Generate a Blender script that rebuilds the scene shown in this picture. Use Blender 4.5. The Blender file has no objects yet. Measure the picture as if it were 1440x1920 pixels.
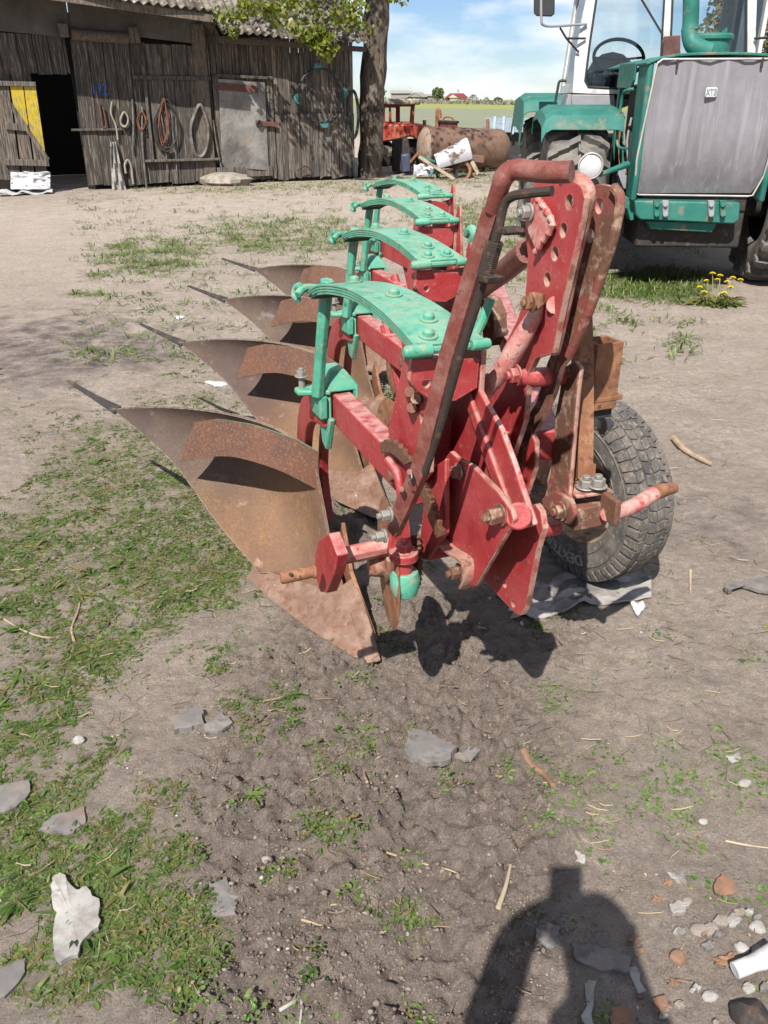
import bpy, bmesh, math, random
import numpy as np
from mathutils import Vector, Matrix
from mathutils.geometry import tessellate_polygon
random.seed(7); rng = np.random.default_rng(11)
scene = bpy.context.scene
COL = scene.collection
R = math.radians
V = Vector

# ------------------------------------------------------------------ camera model
F, PITCH, HC = 1530.0, R(26.6), 1.55            # focal length (in photo pixels), tilt, lens height
cP, sP = math.cos(PITCH), math.sin(PITCH)
EYE = V((0, 0, HC))
def ray(px, py):
    x = (px-720)/F; y = (py-960)/F
    return V((x, cP-y*sP, -(sP+y*cP)))
def on_plane(px, py, p0, n):
    r = ray(px, py); return EYE + r*((p0-EYE).dot(n)/r.dot(n))
def gz(px, py, z=0.0): return on_plane(px, py, V((0, 0, z)), V((0, 0, 1)))
def gy(px, py, y): return on_plane(px, py, V((0, y, 0)), V((0, 1, 0)))
def project_np(x, y, z=0.0):
    h = z-HC; fw = np.maximum(y*cP-h*sP, 0.05); up = y*sP+h*cP
    return 720+F*x/fw, 960-F*up/fw

cam_d = bpy.data.cameras.new('camera'); cam = bpy.data.objects.new('camera', cam_d); COL.objects.link(cam)
cam_d.sensor_fit = 'VERTICAL'; cam_d.sensor_height = 24; cam_d.lens = 24*F/1920
cam_d.clip_start = 0.02; cam_d.clip_end = 5000
cam.location = EYE; cam.rotation_euler = (R(90)-PITCH, 0, 0)
scene.camera = cam

# ------------------------------------------------------------------ light
SUNH = V((0.277, 0.832, -1.0)).normalized()     # direction the light travels
sun_d = bpy.data.lights.new('sun', 'SUN'); sun = bpy.data.objects.new('sun', sun_d); COL.objects.link(sun)
sun_d.energy = 5.0; sun_d.angle = R(0.53); sun_d.color = (1.0, 0.955, 0.895)
sun.rotation_euler = SUNH.to_track_quat('-Z', 'Y').to_euler(); sun.location = (-3, -6, 12)
w = bpy.data.worlds.new('World'); scene.world = w; w.use_nodes = True
nt = w.node_tree; nt.nodes.clear()
sky = nt.nodes.new('ShaderNodeTexSky'); sky.sky_type = 'NISHITA'; sky.sun_disc = False
sky.sun_elevation = math.asin(-SUNH.z); sky.sun_rotation = math.atan2(-SUNH.x, -SUNH.y)
sky.air_density = 1.0; sky.dust_density = 0.0; sky.ozone_density = 3.0
tc = nt.nodes.new('ShaderNodeTexCoord')
mp = nt.nodes.new('ShaderNodeMapping'); mp.inputs['Scale'].default_value = (1.0, 1.0, 3.2); mp.inputs['Location'].default_value = (0.35, 0.1, 0.22)
nz = nt.nodes.new('ShaderNodeTexNoise'); nz.inputs['Scale'].default_value = 6.5; nz.inputs['Detail'].default_value = 7; nz.inputs['Roughness'].default_value = 0.52
rp = nt.nodes.new('ShaderNodeMapRange'); rp.inputs['From Min'].default_value = 0.43; rp.inputs['From Max'].default_value = 0.64
mx = nt.nodes.new('ShaderNodeMix'); mx.data_type = 'RGBA'; mx.inputs['B'].default_value = (12.6, 13.0, 13.5, 1)
bg = nt.nodes.new('ShaderNodeBackground'); bg.inputs['Strength'].default_value = 0.05
ow = nt.nodes.new('ShaderNodeOutputWorld')
nt.links.new(tc.outputs['Generated'], mp.inputs['Vector']); nt.links.new(mp.outputs['Vector'], nz.inputs['Vector'])
nt.links.new(nz.outputs['Fac'], rp.inputs['Value']); nt.links.new(rp.outputs['Result'], mx.inputs['Factor'])
tint = nt.nodes.new('ShaderNodeMix'); tint.data_type = 'RGBA'; tint.blend_type = 'MULTIPLY'; tint.inputs['Factor'].default_value = 1; tint.inputs['B'].default_value = (.93, 1.04, 1.28, 1)
nt.links.new(sky.outputs['Color'], tint.inputs['A']); nt.links.new(tint.outputs['Result'], mx.inputs['A']); nt.links.new(mx.outputs['Result'], bg.inputs['Color'])
nt.links.new(bg.outputs['Background'], ow.inputs['Surface'])
scene.view_settings.view_transform = 'Standard'; scene.view_settings.look = 'None'
scene.view_settings.exposure = 0.78; scene.view_settings.gamma = 1
scene.cycles.max_bounces = 6; scene.cycles.diffuse_bounces = 3

# ------------------------------------------------------------------ materials
def mat(name, base, rough=0.7, metal=0.0, var=0.15, layers=(), bump=(), spec=0.3, attr=None, trans=0.0, stretch=(1, 1, 1), alpha=1.0, dust_sheen=None, wear=None, edge=None):
    """layers: (colour, scale, threshold, softness, detail[, stretch]); bump: (scale, strength, distance[, stretch])"""
    m = bpy.data.materials.new(name); m.use_nodes = True
    t = m.node_tree; b = t.nodes['Principled BSDF']; L = t.links.new
    g = t.nodes.new('ShaderNodeNewGeometry')
    def noise(scale, detail=5, st=stretch, rough_=0.6):
        mpn = t.nodes.new('ShaderNodeMapping'); mpn.inputs['Scale'].default_value = st
        n = t.nodes.new('ShaderNodeTexNoise'); n.inputs['Scale'].default_value = scale; n.inputs['Detail'].default_value = detail; n.inputs['Roughness'].default_value = rough_
        L(g.outputs['Position'], mpn.inputs['Vector']); L(mpn.outputs['Vector'], n.inputs['Vector']); return n.outputs['Fac']
    def mixc(fac, a, c):
        x = t.nodes.new('ShaderNodeMix'); x.data_type = 'RGBA'; L(fac, x.inputs['Factor'])
        if isinstance(a, tuple): x.inputs['A'].default_value = (*a, 1)
        else: L(a, x.inputs['A'])
        if isinstance(c, tuple): x.inputs['B'].default_value = (*c, 1)
        else: L(c, x.inputs['B'])
        return x.outputs['Result']
    def rng_(v, lo, hi, a=0.0, c=1.0):
        x = t.nodes.new('ShaderNodeMapRange'); x.inputs['From Min'].default_value = lo; x.inputs['From Max'].default_value = hi
        x.inputs['To Min'].default_value = a; x.inputs['To Max'].default_value = c; L(v, x.inputs['Value']); return x.outputs['Result']
    col = mixc(rng_(noise(9, 6), 0.3, 0.7), tuple(c*(1-var) for c in base), tuple(min(1, c*(1+var)) for c in base))
    if attr:
        a = t.nodes.new('ShaderNodeAttribute'); a.attribute_name = attr
        x = t.nodes.new('ShaderNodeMix'); x.data_type = 'RGBA'; x.blend_type = 'MULTIPLY'; x.inputs['Factor'].default_value = 1
        L(col, x.inputs['A']); L(a.outputs['Color'], x.inputs['B']); col = x.outputs['Result']
    rsock = None
    for ly in layers:
        st = ly[5] if len(ly) > 5 else stretch
        f = rng_(noise(ly[1], ly[4], st, 0.65), ly[2]-ly[3], ly[2]+ly[3])
        col = mixc(f, col, ly[0])
    if wear:      # worn tone of each place on the part
        a = t.nodes.new('ShaderNodeAttribute'); a.attribute_name = wear
        x = t.nodes.new('ShaderNodeMix'); x.data_type = 'RGBA'; x.blend_type = 'MULTIPLY'; x.inputs['Factor'].default_value = 1
        L(col, x.inputs['A']); L(a.outputs['Color'], x.inputs['B']); col = x.outputs['Result']
    if edge:      # paint rubbed off along the edges
        bv = t.nodes.new('ShaderNodeBevel'); bv.samples = 4; bv.inputs['Radius'].default_value = edge[1]
        dp = t.nodes.new('ShaderNodeVectorMath'); dp.operation = 'DOT_PRODUCT'; L(bv.outputs[0], dp.inputs[0]); L(g.outputs['Normal'], dp.inputs[1])
        ml = t.nodes.new('ShaderNodeMath'); ml.operation = 'MULTIPLY'; L(rng_(dp.outputs['Value'], .985, .86), ml.inputs[0]); L(rng_(noise(55, 7), .40, .56), ml.inputs[1])
        col = mixc(ml.outputs[0], col, edge[0])
    if dust_sheen:      # dusty paleness of level faces, the grazing sun's brightness painted in with it
        sx = t.nodes.new('ShaderNodeSeparateXYZ'); L(g.outputs['True Normal'], sx.inputs[0])
        ml = t.nodes.new('ShaderNodeMath'); ml.operation = 'MULTIPLY'; L(rng_(sx.outputs['Z'], .45, .97, 0, dust_sheen[1]), ml.inputs[0]); L(rng_(noise(33, 8), .35, .6), ml.inputs[1])
        col = mixc(ml.outputs[0], col, dust_sheen[0])
    L(col, b.inputs['Base Color'])
    b.inputs['Roughness'].default_value = rough; b.inputs['Metallic'].default_value = metal; b.inputs['Specular IOR Level'].default_value = spec
    if trans: b.inputs['Transmission Weight'].default_value = trans
    if alpha < 1: b.inputs['Alpha'].default_value = alpha
    prev = None
    for bp in bump:
        n = t.nodes.new('ShaderNodeBump'); n.inputs['Strength'].default_value = bp[1]; n.inputs['Distance'].default_value = bp[2]
        L(noise(bp[0], 6, bp[3] if len(bp) > 3 else stretch), n.inputs['Height'])
        if prev: L(prev, n.inputs['Normal'])
        prev = n.outputs['Normal']
    if prev: L(prev, b.inputs['Normal'])
    return m
DUST = (0.40, 0.29, 0.22)
M = {}
M['red'] = mat('red_paint', (0.27, 0.018, 0.022), 0.45, layers=[((0.33, 0.065, 0.062), 7, 0.54, 0.2, 10), ((0.34, 0.12, 0.105), 60, 0.65, 0.08, 10), ((0.12, 0.045, 0.03), 24, 0.66, 0.03, 10), ((0.20, 0.11, 0.08), 11, 0.72, 0.03, 10), ((0.10, 0.03, 0.03), 170, 0.64, 0.05, 5), ((0.38, 0.28, 0.22), 110, 0.69, 0.03, 6)], bump=[(45, 0.25, 0.004), (300, 0.3, 0.0015)], dust_sheen=((.44, .27, .24), .75), edge=((.33, .20, .155), .007))
M['pink'] = mat('faded_red_paint', (0.37, 0.11, 0.095), 0.6, layers=[((0.45, 0.27, 0.235), 22, 0.52, 0.10, 8), ((0.38, 0.04, 0.04), 30, 0.61, 0.05, 8), ((0.17, 0.075, 0.045), 75, 0.62, 0.03, 8)], bump=[(90, 0.35, 0.003)])
M['worn'] = mat('worn_red_edge', (0.36, 0.21, 0.165), 0.65, layers=[((0.18, 0.085, 0.055), 22, 0.53, 0.06, 9), ((0.32, 0.05, 0.05), 18, 0.6, 0.08, 6)], bump=[(110, 0.4, 0.003)])
M['darkred'] = mat('brown_red_paint', (0.15, 0.042, 0.033), 0.5, layers=[((0.22, 0.105, 0.085), 26, 0.56, 0.12, 8), ((0.10, 0.04, 0.025), 60, 0.62, 0.04, 8)], bump=[(120, 0.45, 0.003), (400, 0.3, 0.001)])
M['rustred'] = mat('rust_and_red', (0.13, 0.064, 0.042), 0.75, layers=[((0.21, 0.06, 0.048), 9, 0.55, 0.06, 9), ((0.31, 0.22, 0.15), 26, 0.58, 0.06, 9), ((0.10, 0.045, 0.03), 34, 0.64, 0.03, 8)], bump=[(70, 0.5, 0.004), (300, 0.3, 0.001)])
M['rust'] = mat('brown_rust', (0.19, 0.085, 0.045), 0.75, layers=[((0.30, 0.15, 0.075), 22, 0.55, 0.10, 9), ((0.09, 0.045, 0.03), 40, 0.6, 0.06, 8)], bump=[(160, 0.5, 0.002)])
M['board'] = mat('rusty_mouldboard', (0.185, 0.115, 0.072), 0.8, 0.3, wear='wear', spec=.15, edge=((.34, .30, .26), .006), layers=[((0.26, 0.15, 0.072), 200, 0.55, 0.05, 4), ((0.30, 0.165, 0.068), 60, 0.61, 0.06, 8), ((0.15, 0.088, 0.062), 4, 0.53, 0.14, 8), ((0.10, 0.065, 0.05), 150, 0.63, 0.03, 5), ((0.33, 0.225, 0.175), 10, 0.67, 0.05, 8)], bump=[(420, 0.35, 0.0012)])
M['board_dark'] = mat('dark_worn_steel', (0.15, 0.105, 0.085), 0.5, 0.35, layers=[((0.22, 0.15, 0.115), 4, 0.5, 0.15, 8), ((0.24, 0.095, 0.045), 130, 0.57, 0.06, 7), ((0.07, 0.045, 0.035), 55, 0.60, 0.05, 8), ((0.30, 0.23, 0.19), 12, 0.68, 0.05, 9, (1, 1, 3))], bump=[(300, 0.3, 0.001)])
M['share'] = mat('scuffed_share', (0.19, 0.115, 0.08), 0.6, 0.3, layers=[((0.27, 0.18, 0.135), 14, 0.55, 0.1, 9), ((0.17, 0.08, 0.045), 34, 0.57, 0.06, 8), ((0.58, 0.50, 0.38), 22, 0.70, 0.03, 9)], bump=[(150, 0.4, 0.002)])
M['trash'] = mat('rusty_trashboard', (0.145, 0.068, 0.042), 0.6, 0.25, layers=[((0.085, 0.048, 0.038), 9, 0.53, 0.12, 8), ((0.19, 0.10, 0.058), 120, 0.57, 0.06, 6), ((0.06, 0.04, 0.035), 190, 0.62, 0.03, 5)], bump=[(260, 0.4, 0.0015)])
M['green'] = mat('turquoise_paint', (0.048, 0.25, 0.162), 0.5, layers=[((0.095, 0.34, 0.235), 10, 0.52, 0.12, 8), ((0.22, 0.25, 0.165), 42, 0.595, 0.05, 9), ((0.03, 0.14, 0.10), 30, 0.63, 0.04, 9), ((0.22, 0.12, 0.07), 90, 0.70, 0.03, 8), ((.20, .25, .17), 12, .62, .07, 9)], bump=[(70, 0.35, 0.003), (320, 0.3, 0.001)], edge=((.16, .20, .14), .006), dust_sheen=((.30, .33, .25), .45))
M['green_edge'] = mat('green_paint_edge', (0.10, 0.33, 0.21), 0.5)
M['gap'] = mat('dark_gap', (0.02, 0.05, 0.04), 0.8)
M['blackbar'] = mat('black_rusted_bar', (0.035, 0.025, 0.02), 0.7, layers=[((0.10, 0.05, 0.03), 60, 0.6, 0.05, 8)], bump=[(220, 0.5, 0.002)])
M['zinc'] = mat('zinc_bolt', (0.24, 0.225, 0.205), 0.5, 0.3, layers=[((0.28, 0.25, 0.2), 150, 0.6, 0.05, 6)])
M['rubber'] = mat('dusty_rubber', (0.055, 0.053, 0.052), 0.85, layers=[((0.155, 0.135, 0.115), 12, 0.52, 0.16, 9), ((0.24, 0.195, 0.155), 55, 0.61, 0.08, 9)], bump=[(240, 0.4, 0.002)])
M['groove'] = mat('dusty_groove', (0.30, 0.235, 0.18), 0.9, layers=[((0.09, 0.08, 0.07), 20, 0.62, 0.08, 6)])
M['letter'] = mat('raised_rubber_letters', (0.27, 0.25, 0.225), 0.85)
M['rim'] = mat('dusty_rim', (0.36, 0.29, 0.21), 0.6, 0.2, layers=[((0.14, 0.09, 0.06), 14, 0.58, 0.06, 8)])
M['dark'] = mat('dark_iron', (0.03, 0.027, 0.025), 0.8, layers=[((0.10, 0.06, 0.04), 22, 0.6, 0.07, 8)])

# ------------------------------------------------------------------ mesh builder
def root_loc(o):
    p = V((0, 0, 0))
    while o is not None: p = p + o.location; o = o.parent
    return p
class MB:
    def __init__(s): s.v = []; s.f = []; s.mi = []; s.marks = []
    def mark(s): s.marks.append((len(s.v), len(s.f))); return s
    def add(s, verts, faces, mi=0):
        n = len(s.v); s.v += [tuple(p) for p in verts]
        for f in faces: s.f.append(tuple(i+n for i in f)); s.mi.append(mi)
        return s
    def box(s, c, x, y, z, mi=0):
        """centre and three half-axis vectors"""
        c = V(c); x = V(x); y = V(y); z = V(z)
        vs = [c+x*a+y*b+z*d for a in (-1, 1) for b in (-1, 1) for d in (-1, 1)]
        return s.add(vs, [(0, 1, 3, 2), (4, 6, 7, 5), (0, 4, 5, 1), (2, 3, 7, 6), (0, 2, 6, 4), (1, 5, 7, 3)], mi)
    def abox(s, a, b, mi=0):
        a = V(a); b = V(b); c = (a+b)/2; h = (b-a)/2
        return s.box(c, (h.x, 0, 0), (0, h.y, 0), (0, 0, h.z), mi)
    def bar(s, p0, p1, w, h, up=(0, 0, 1), mi=0):
        """rectangular bar from p0 to p1: width w across, height h along up"""
        p0 = V(p0); p1 = V(p1); d = (p1-p0); up = V(up); x = d.cross(up).normalized(); u = x.cross(d).normalized()
        return s.box((p0+p1)/2, d/2, x*w/2, u*h/2, mi)
    def prism(s, loop, vec, holes=(), mi=0, side=None):
        loops = [[V(p) for p in loop]]+[[V(p) for p in h] for h in holes]
        flat = [p for l in loops for p in l]; n = len(flat); vec = V(vec)
        tris = tessellate_polygon(loops)
        s.add(flat+[p+vec for p in flat], [], mi); o = len(s.v)-2*n
        if not holes:
            s.f.append(tuple(o+i for i in range(n))); s.f.append(tuple(o+n+i for i in reversed(range(n)))); s.mi += [mi, mi]
        else:
            for t in tris:
                s.f.append((o+t[0], o+t[1], o+t[2])); s.f.append((o+n+t[2], o+n+t[1], o+n+t[0])); s.mi += [mi, mi]
        k = 0
        for l in loops:
            m_ = len(l)
            for i in range(m_):
                a = o+k+i; b = o+k+(i+1) % m_
                s.f.append((a, b, b+n, a+n)); s.mi.append(mi if side is None else side)
            k += m_
        return s
    def tube(s, path, r, n=12, caps=True, mi=0, flat=1.0):
        path = [V(p) for p in path]; m_ = len(path)
        rs = r if isinstance(r, (list, tuple)) else [r]*m_
        t0 = (path[1]-path[0]).normalized()
        x = t0.orthogonal().normalized(); rings = []
        for i, p in enumerate(path):
            t = (path[min(i+1, m_-1)]-path[max(i-1, 0)]).normalized()
            x = (x-t*x.dot(t)).normalized(); y = t.cross(x)
            rings.append([p+(x*math.cos(2*math.pi*k/n)+y*math.sin(2*math.pi*k/n)*flat)*rs[i] for k in range(n)])
        fs = [(i*n+k, i*n+(k+1) % n, (i+1)*n+(k+1) % n, (i+1)*n+k) for i in range(m_-1) for k in range(n)]
        if caps: fs += [tuple(reversed(range(n))), tuple((m_-1)*n+k for k in range(n))]
        return s.add([p for q in rings for p in q], fs, mi)
    def cyl(s, p0, p1, r, n=14, mi=0): return s.tube([p0, p1], r, n, True, mi)
    def bolt(s, p, nrm, r=0.014, h=0.014, washer=True, mi=0):
        p = V(p); nrm = V(nrm).normalized(); s.mark()
        if washer: s.tube([p, p+nrm*0.004], r*1.5, 14, True, mi); p = p+nrm*0.004
        s.tube([p, p+nrm*h], r*1.12, 6, True, mi)
        s.tube([p+nrm*h, p+nrm*(h*1.5)], r*0.6, 10, True, mi); return s
    def sheet(s, g, th, nrm=None, mi=0, side=None):
        """grid of points (rows of columns) given a thickness"""
        nr = len(g); nc = len(g[0]); P = [[V(p) for p in row] for row in g]
        top = []; bot = []
        for i in range(nr):
            for j in range(nc):
                a = P[min(i+1, nr-1)][j]-P[max(i-1, 0)][j]; b = P[i][min(j+1, nc-1)]-P[i][max(j-1, 0)]
                n_ = a.cross(b); n_ = n_.normalized() if n_.length > 1e-12 else V((0, 0, 1))
                top.append(P[i][j]); bot.append(P[i][j]-n_*th)
        N = nr*nc; f = []
        for i in range(nr-1):
            for j in range(nc-1):
                a = i*nc+j; f.append((a, a+nc, a+nc+1, a+1)); f.append((N+a, N+a+1, N+a+nc+1, N+a+nc))
        s.add(top+bot, f, mi); o = len(s.v)-2*N
        ring = [j for j in range(nc)]+[i*nc+nc-1 for i in range(1, nr)]+[(nr-1)*nc+j for j in range(nc-2, -1, -1)]+[i*nc for i in range(nr-2, 0, -1)]
        for k in range(len(ring)):
            a = ring[k]; b = ring[(k+1) % len(ring)]
            s.f.append((o+a, o+b, o+N+b, o+N+a)); s.mi.append(mi if side is None else side)
        return s
    def lathe(s, c, axis, prof, n=32, mi=0, closed=False):
        """prof: (distance along axis, radius)"""
        c = V(c); ax = V(axis).normalized(); x = ax.orthogonal().normalized(); y = ax.cross(x)
        m_ = len(prof); vs = [c+ax*d+(x*math.cos(2*math.pi*k/n)+y*math.sin(2*math.pi*k/n))*r for d, r in prof for k in range(n)]
        fs = [(i*n+k, i*n+(k+1) % n, (i+1)*n+(k+1) % n, (i+1)*n+k) for i in range(m_-1) for k in range(n)]
        if closed: fs += [((m_-1)*n+k, (m_-1)*n+(k+1) % n, (k+1) % n, k) for k in range(n)]
        return s.add(vs, fs, mi)
    def ball(s, c, rx, ry=None, rz=None, n=10, jit=0.0, mi=0):
        ry = ry or rx; rz = rz or rx; c = V(c); vs = []; rows = n//2+1
        for i in range(rows):
            th = math.pi*i/(rows-1)
            for k in range(n):
                ph = 2*math.pi*k/n; q = 1+random.uniform(-jit, jit)
                vs.append(c+V((rx*math.sin(th)*math.cos(ph), ry*math.sin(th)*math.sin(ph), rz*math.cos(th)))*q if 0 < i < rows-1 else c+V((0, 0, rz*math.cos(th))))
        return s.add(vs, [(i*n+k, (i+1)*n+k, (i+1)*n+(k+1) % n, i*n+(k+1) % n) for i in range(rows-1) for k in range(n)], mi)
    def each(s, name, mats, parent=None, bevel=0.0, **k):
        """every marked piece becomes an object of its own"""
        mk = s.marks+[(len(s.v), len(s.f))]; out = []
        for (v0, f0), (v1, f1) in zip(mk[:-1], mk[1:]):
            if v1 == v0: continue
            q = MB(); q.v = s.v[v0:v1]; q.f = [tuple(i-v0 for i in f) for f in s.f[f0:f1]]; q.mi = s.mi[f0:f1]
            out.append(q.build(name, mats, parent, bevel, **k))
        return out
    def build(s, name, mats, parent=None, bevel=0.0, smooth=35, loc=None, tones=None, seg=2):
        me = bpy.data.meshes.new(name); o = bpy.data.objects.new(name, me); COL.objects.link(o)
        if parent is not None: o.parent = parent; base = root_loc(parent)
        else:
            base = V(loc) if loc is not None else V((0, 0, 0)); o.location = base
        me.from_pydata([V(p)-base for p in s.v], [], s.f)
        for i, p in enumerate(me.polygons): p.material_index = s.mi[i]
        for m_ in (mats if isinstance(mats, (list, tuple)) else [mats]): me.materials.append(m_)
        if tones is not None:
            a = me.attributes.new('tone', 'FLOAT_COLOR', 'POINT')
            for i, t in enumerate(tones): a.data[i].color = (*t, 1)
        bm = bmesh.new(); bm.from_mesh(me); bmesh.ops.remove_doubles(bm, verts=bm.verts, dist=1e-5)
        bmesh.ops.recalc_face_normals(bm, faces=bm.faces); bm.to_mesh(me); bm.free()
        if smooth:
            me.polygons.foreach_set('use_smooth', [True]*len(me.polygons)); me.set_sharp_from_angle(angle=R(smooth))
        if bevel:
            b = o.modifiers.new('bevel', 'BEVEL'); b.width = bevel; b.segments = seg; b.limit_method = 'ANGLE'; b.angle_limit = R(40)
        return o
def tag(o, label=None, cat=None, group=None, kind=None):
    for k, v in (('label', label), ('category', cat), ('group', group), ('kind', kind)):
        if v: o[k] = v
    return o
def thing(name, loc, label, cat, group=None):
    o = bpy.data.objects.new(name, None); COL.objects.link(o); o.location = V(loc); o.empty_display_size = 0.1
    return tag(o, label, cat, group)
def curve(pts, n=24):
    """smooth path through points"""
    P = [V(p) for p in pts]; out = []
    for i in range(len(P)-1):
        p0 = P[max(i-1, 0)]; p1 = P[i]; p2 = P[i+1]; p3 = P[min(i+2, len(P)-1)]; m_ = max(2, n//(len(P)-1))
        for k in range(m_):
            t = k/m_
            out.append(0.5*((2*p1)+(p2-p0)*t+(2*p0-5*p1+4*p2-p3)*t*t+(3*p1-p0-3*p2+p3)*t**3))
    out.append(P[-1]); return out
def quick_mesh(name, v, f, m_, attrs=None, smooth=False, loc=(0, 0, 0)):
    """big mesh from numpy arrays: v (n,3), f (m,4) or (m,3)"""
    me = bpy.data.meshes.new(name); k = f.shape[1]
    me.vertices.add(len(v)); me.vertices.foreach_set('co', np.ascontiguousarray(v, dtype=np.float32).ravel())
    me.loops.add(f.size); me.loops.foreach_set('vertex_index', np.ascontiguousarray(f, dtype=np.int32).ravel())
    me.polygons.add(len(f)); me.polygons.foreach_set('loop_start', np.arange(0, f.size, k, dtype=np.int32))
    if smooth: me.polygons.foreach_set('use_smooth', np.ones(len(f), dtype=bool))
    me.update(calc_edges=True)
    for an, arr in (attrs or {}).items():
        a = me.attributes.new(an, 'FLOAT_COLOR', 'POINT'); c4 = np.ones((len(v), 4), dtype=np.float32); c4[:, :3] = arr; a.data.foreach_set('color', c4.ravel())
    me.materials.append(m_)
    o = bpy.data.objects.new(name, me); COL.objects.link(o); o.location = loc; return o

# ------------------------------------------------------------------ numeric noise
PERM = rng.permutation(4096)
def _h(ix, iy): return PERM[(PERM[ix & 4095]+iy) & 4095]
def pnoise(x, y):
    x = np.asarray(x, float); y = np.asarray(y, float)
    ix = np.floor(x).astype(np.int64); iy = np.floor(y).astype(np.int64); fx = x-ix; fy = y-iy
    u = fx*fx*fx*(fx*(fx*6-15)+10); v = fy*fy*fy*(fy*(fy*6-15)+10)
    def g(dx, dy):
        a = _h(ix+dx, iy+dy)*(2*math.pi/4096*7.0); return np.cos(a)*(fx-dx)+np.sin(a)*(fy-dy)
    return (g(0, 0)*(1-u)+g(1, 0)*u)*(1-v)+(g(0, 1)*(1-u)+g(1, 1)*u)*v
def fbm(x, y, o=4, gain=0.5):
    s = 0; a = 1
    for i in range(o): s = s+a*pnoise(x*2**i+17.3*i, y*2**i-9.1*i); a *= gain
    return s
def blobs(px, py, lst):
    """largest of soft ellipses given in photo pixels (cx, cy, rx, ry, weight)"""
    out = np.zeros_like(px)
    for cx, cy, rx, ry, wt in lst:
        d = ((px-cx)/rx)**2+((py-cy)/ry)**2; out = np.maximum(out, wt*np.clip(1.5-d, 0, 1))
    return out
# ------------------------------------------------------------------ ground
TILL = [(720, 1330, 290, 200, 1), (640, 1560, 330, 260, 1), (560, 1800, 300, 220, .9), (860, 1500, 220, 300, .85), (800, 1800, 260, 220, .8), (720, 1180, 200, 80, 1), (900, 1180, 200, 90, .7), (660, 990, 90, 80, .8)]
SAND = [(300, 400, 700, 42, 1), (800, 385, 300, 30, .8), (900, 640, 160, 60, .3), (60, 480, 220, 60, .5), (1200, 650, 250, 70, .25)]
DAMP = [(130, 650, 210, 55, 1), (20, 690, 150, 50, .8), (1330, 990, 150, 60, .5), (1300, 1250, 90, 40, .35), (470, 460, 90, 18, .25), (800, 470, 120, 20, .3), (90, 365, 160, 14, .6)]
WEED = [(270, 900, 200, 120, 1.25), (350, 1010, 160, 115, 1.3), (150, 1010, 200, 120, 1.1), (420, 1080, 90, 60, .9), (120, 1180, 170, 110, .75), (50, 1300, 120, 130, .75), (250, 1130, 150, 70, .75),
        (60, 1470, 130, 110, .75), (240, 1590, 160, 75, .7), (230, 1720, 130, 100, .8), (320, 1780, 110, 100, .6), (70, 1640, 100, 60, .5), (110, 1830, 100, 50, .55), (300, 1500, 60, 40, .5),
        (350, 690, 60, 40, .7), (380, 770, 60, 45, .9), (290, 740, 50, 25, .5), (440, 740, 60, 40, .6), (720, 725, 60, 40, .8), (640, 950, 60, 30, .5), (20, 765, 60, 16, .5), (100, 800, 110, 40, .35), (380, 1230, 80, 40, .35), (600, 1160, 80, 22, .6), (480, 1320, 50, 26, .4), (690, 1370, 40, 30, .35)]
TURF = [(540, 440, 190, 32, .75), (290, 480, 100, 36, .7), (480, 352, 260, 10, .9), (620, 350, 160, 9, .9), (60, 385, 120, 6, .4), (880, 405, 110, 26, .9), (880, 330, 170, 18, 1), (1000, 470, 60, 30, .5), (1220, 536, 170, 26, 1), (960, 430, 120, 20, .5), (230, 430, 100, 10, .25), (1000, 325, 90, 14, .9)]
CREEP = [(1150, 1450, 200, 75, .75), (1260, 1490, 150, 60, .7), (1400, 1490, 90, 70, .75), (1060, 1330, 60, 60, .6), (1050, 1520, 40, 70, .6), (1000, 1440, 60, 40, .6), (1180, 1320, 160, 40, .3), (1400, 1290, 60, 40, .4), (1260, 600, 110, 20, .4), (1150, 650, 130, 40, .35), (1420, 1680, 50, 60, .5), (700, 1320, 160, 60, .15), (420, 1180, 160, 50, .5), (1250, 1160, 90, 40, .3), (1050, 1110, 70, 50, .6), (400, 1900, 260, 60, .3)]
def zones(x, y):
    px, py = project_np(x, y); n = fbm(x*1.7, y*1.7, 4); n2 = fbm(x*6+40, y*6, 3)
    wob = 70*np.clip(y/3, .3, 1.6); qx = px+n*wob; qy = py+n2*wob*0.4
    near = np.clip((5.5-y)/1.5, 0, 1)
    till = np.clip(blobs(qx, qy, TILL)*1.3+n*.3-.1, 0, 1)*near
    sand = np.clip(blobs(qx, qy, SAND)+.3*n, 0, 1); damp = np.clip(blobs(qx, qy, DAMP)+.35*n2-.1, 0, 1)
    green = np.clip(np.maximum(blobs(qx, qy, WEED), np.maximum(blobs(qx, qy, TURF), .6*blobs(qx, qy, CREEP)))+.5*n2-.2, 0, 1)
    return till, sand, damp, green
def hill(x, y):
    return np.clip(y-38, 0, None)*0.0098*(1-.32*np.clip((x/np.maximum(y, 1)-(-0.02))/0.2, -1, 1))*np.clip(1.0-(y-330)/1500, 0.4, 1)
def ground_height(x, y, z=None):
    till, sand, damp, green = z if z is not None else zones(x, y)
    nearf = np.clip((9-y)/4, 0, 1)
    h = 0.022*fbm(x*0.9, y*0.9, 3)+0.012*fbm(x*4.1, y*4.1, 3)*nearf
    rid = 1-np.abs(fbm(x*11, y*11, 3, .55))*2.2
    clod = np.clip(fbm(x*24+5, y*24, 4, .68), -.45, 1)
    h = h+nearf*(0.006*fbm(x*19, y*19, 4, .7)+till*(0.020*(rid-.6)+0.034*clod*np.clip(.25+2.2*np.abs(fbm(x*2.3+9, y*2.3, 2)), .2, 1.3)+.016)+.014*till*fbm(x*6.3, y*5.1, 3))
    h = h+nearf*green*0.006*fbm(x*14, y*14, 2)
    return h*np.clip((60-y)/30, .15, 1)+hill(x, y)-0.008
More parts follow.
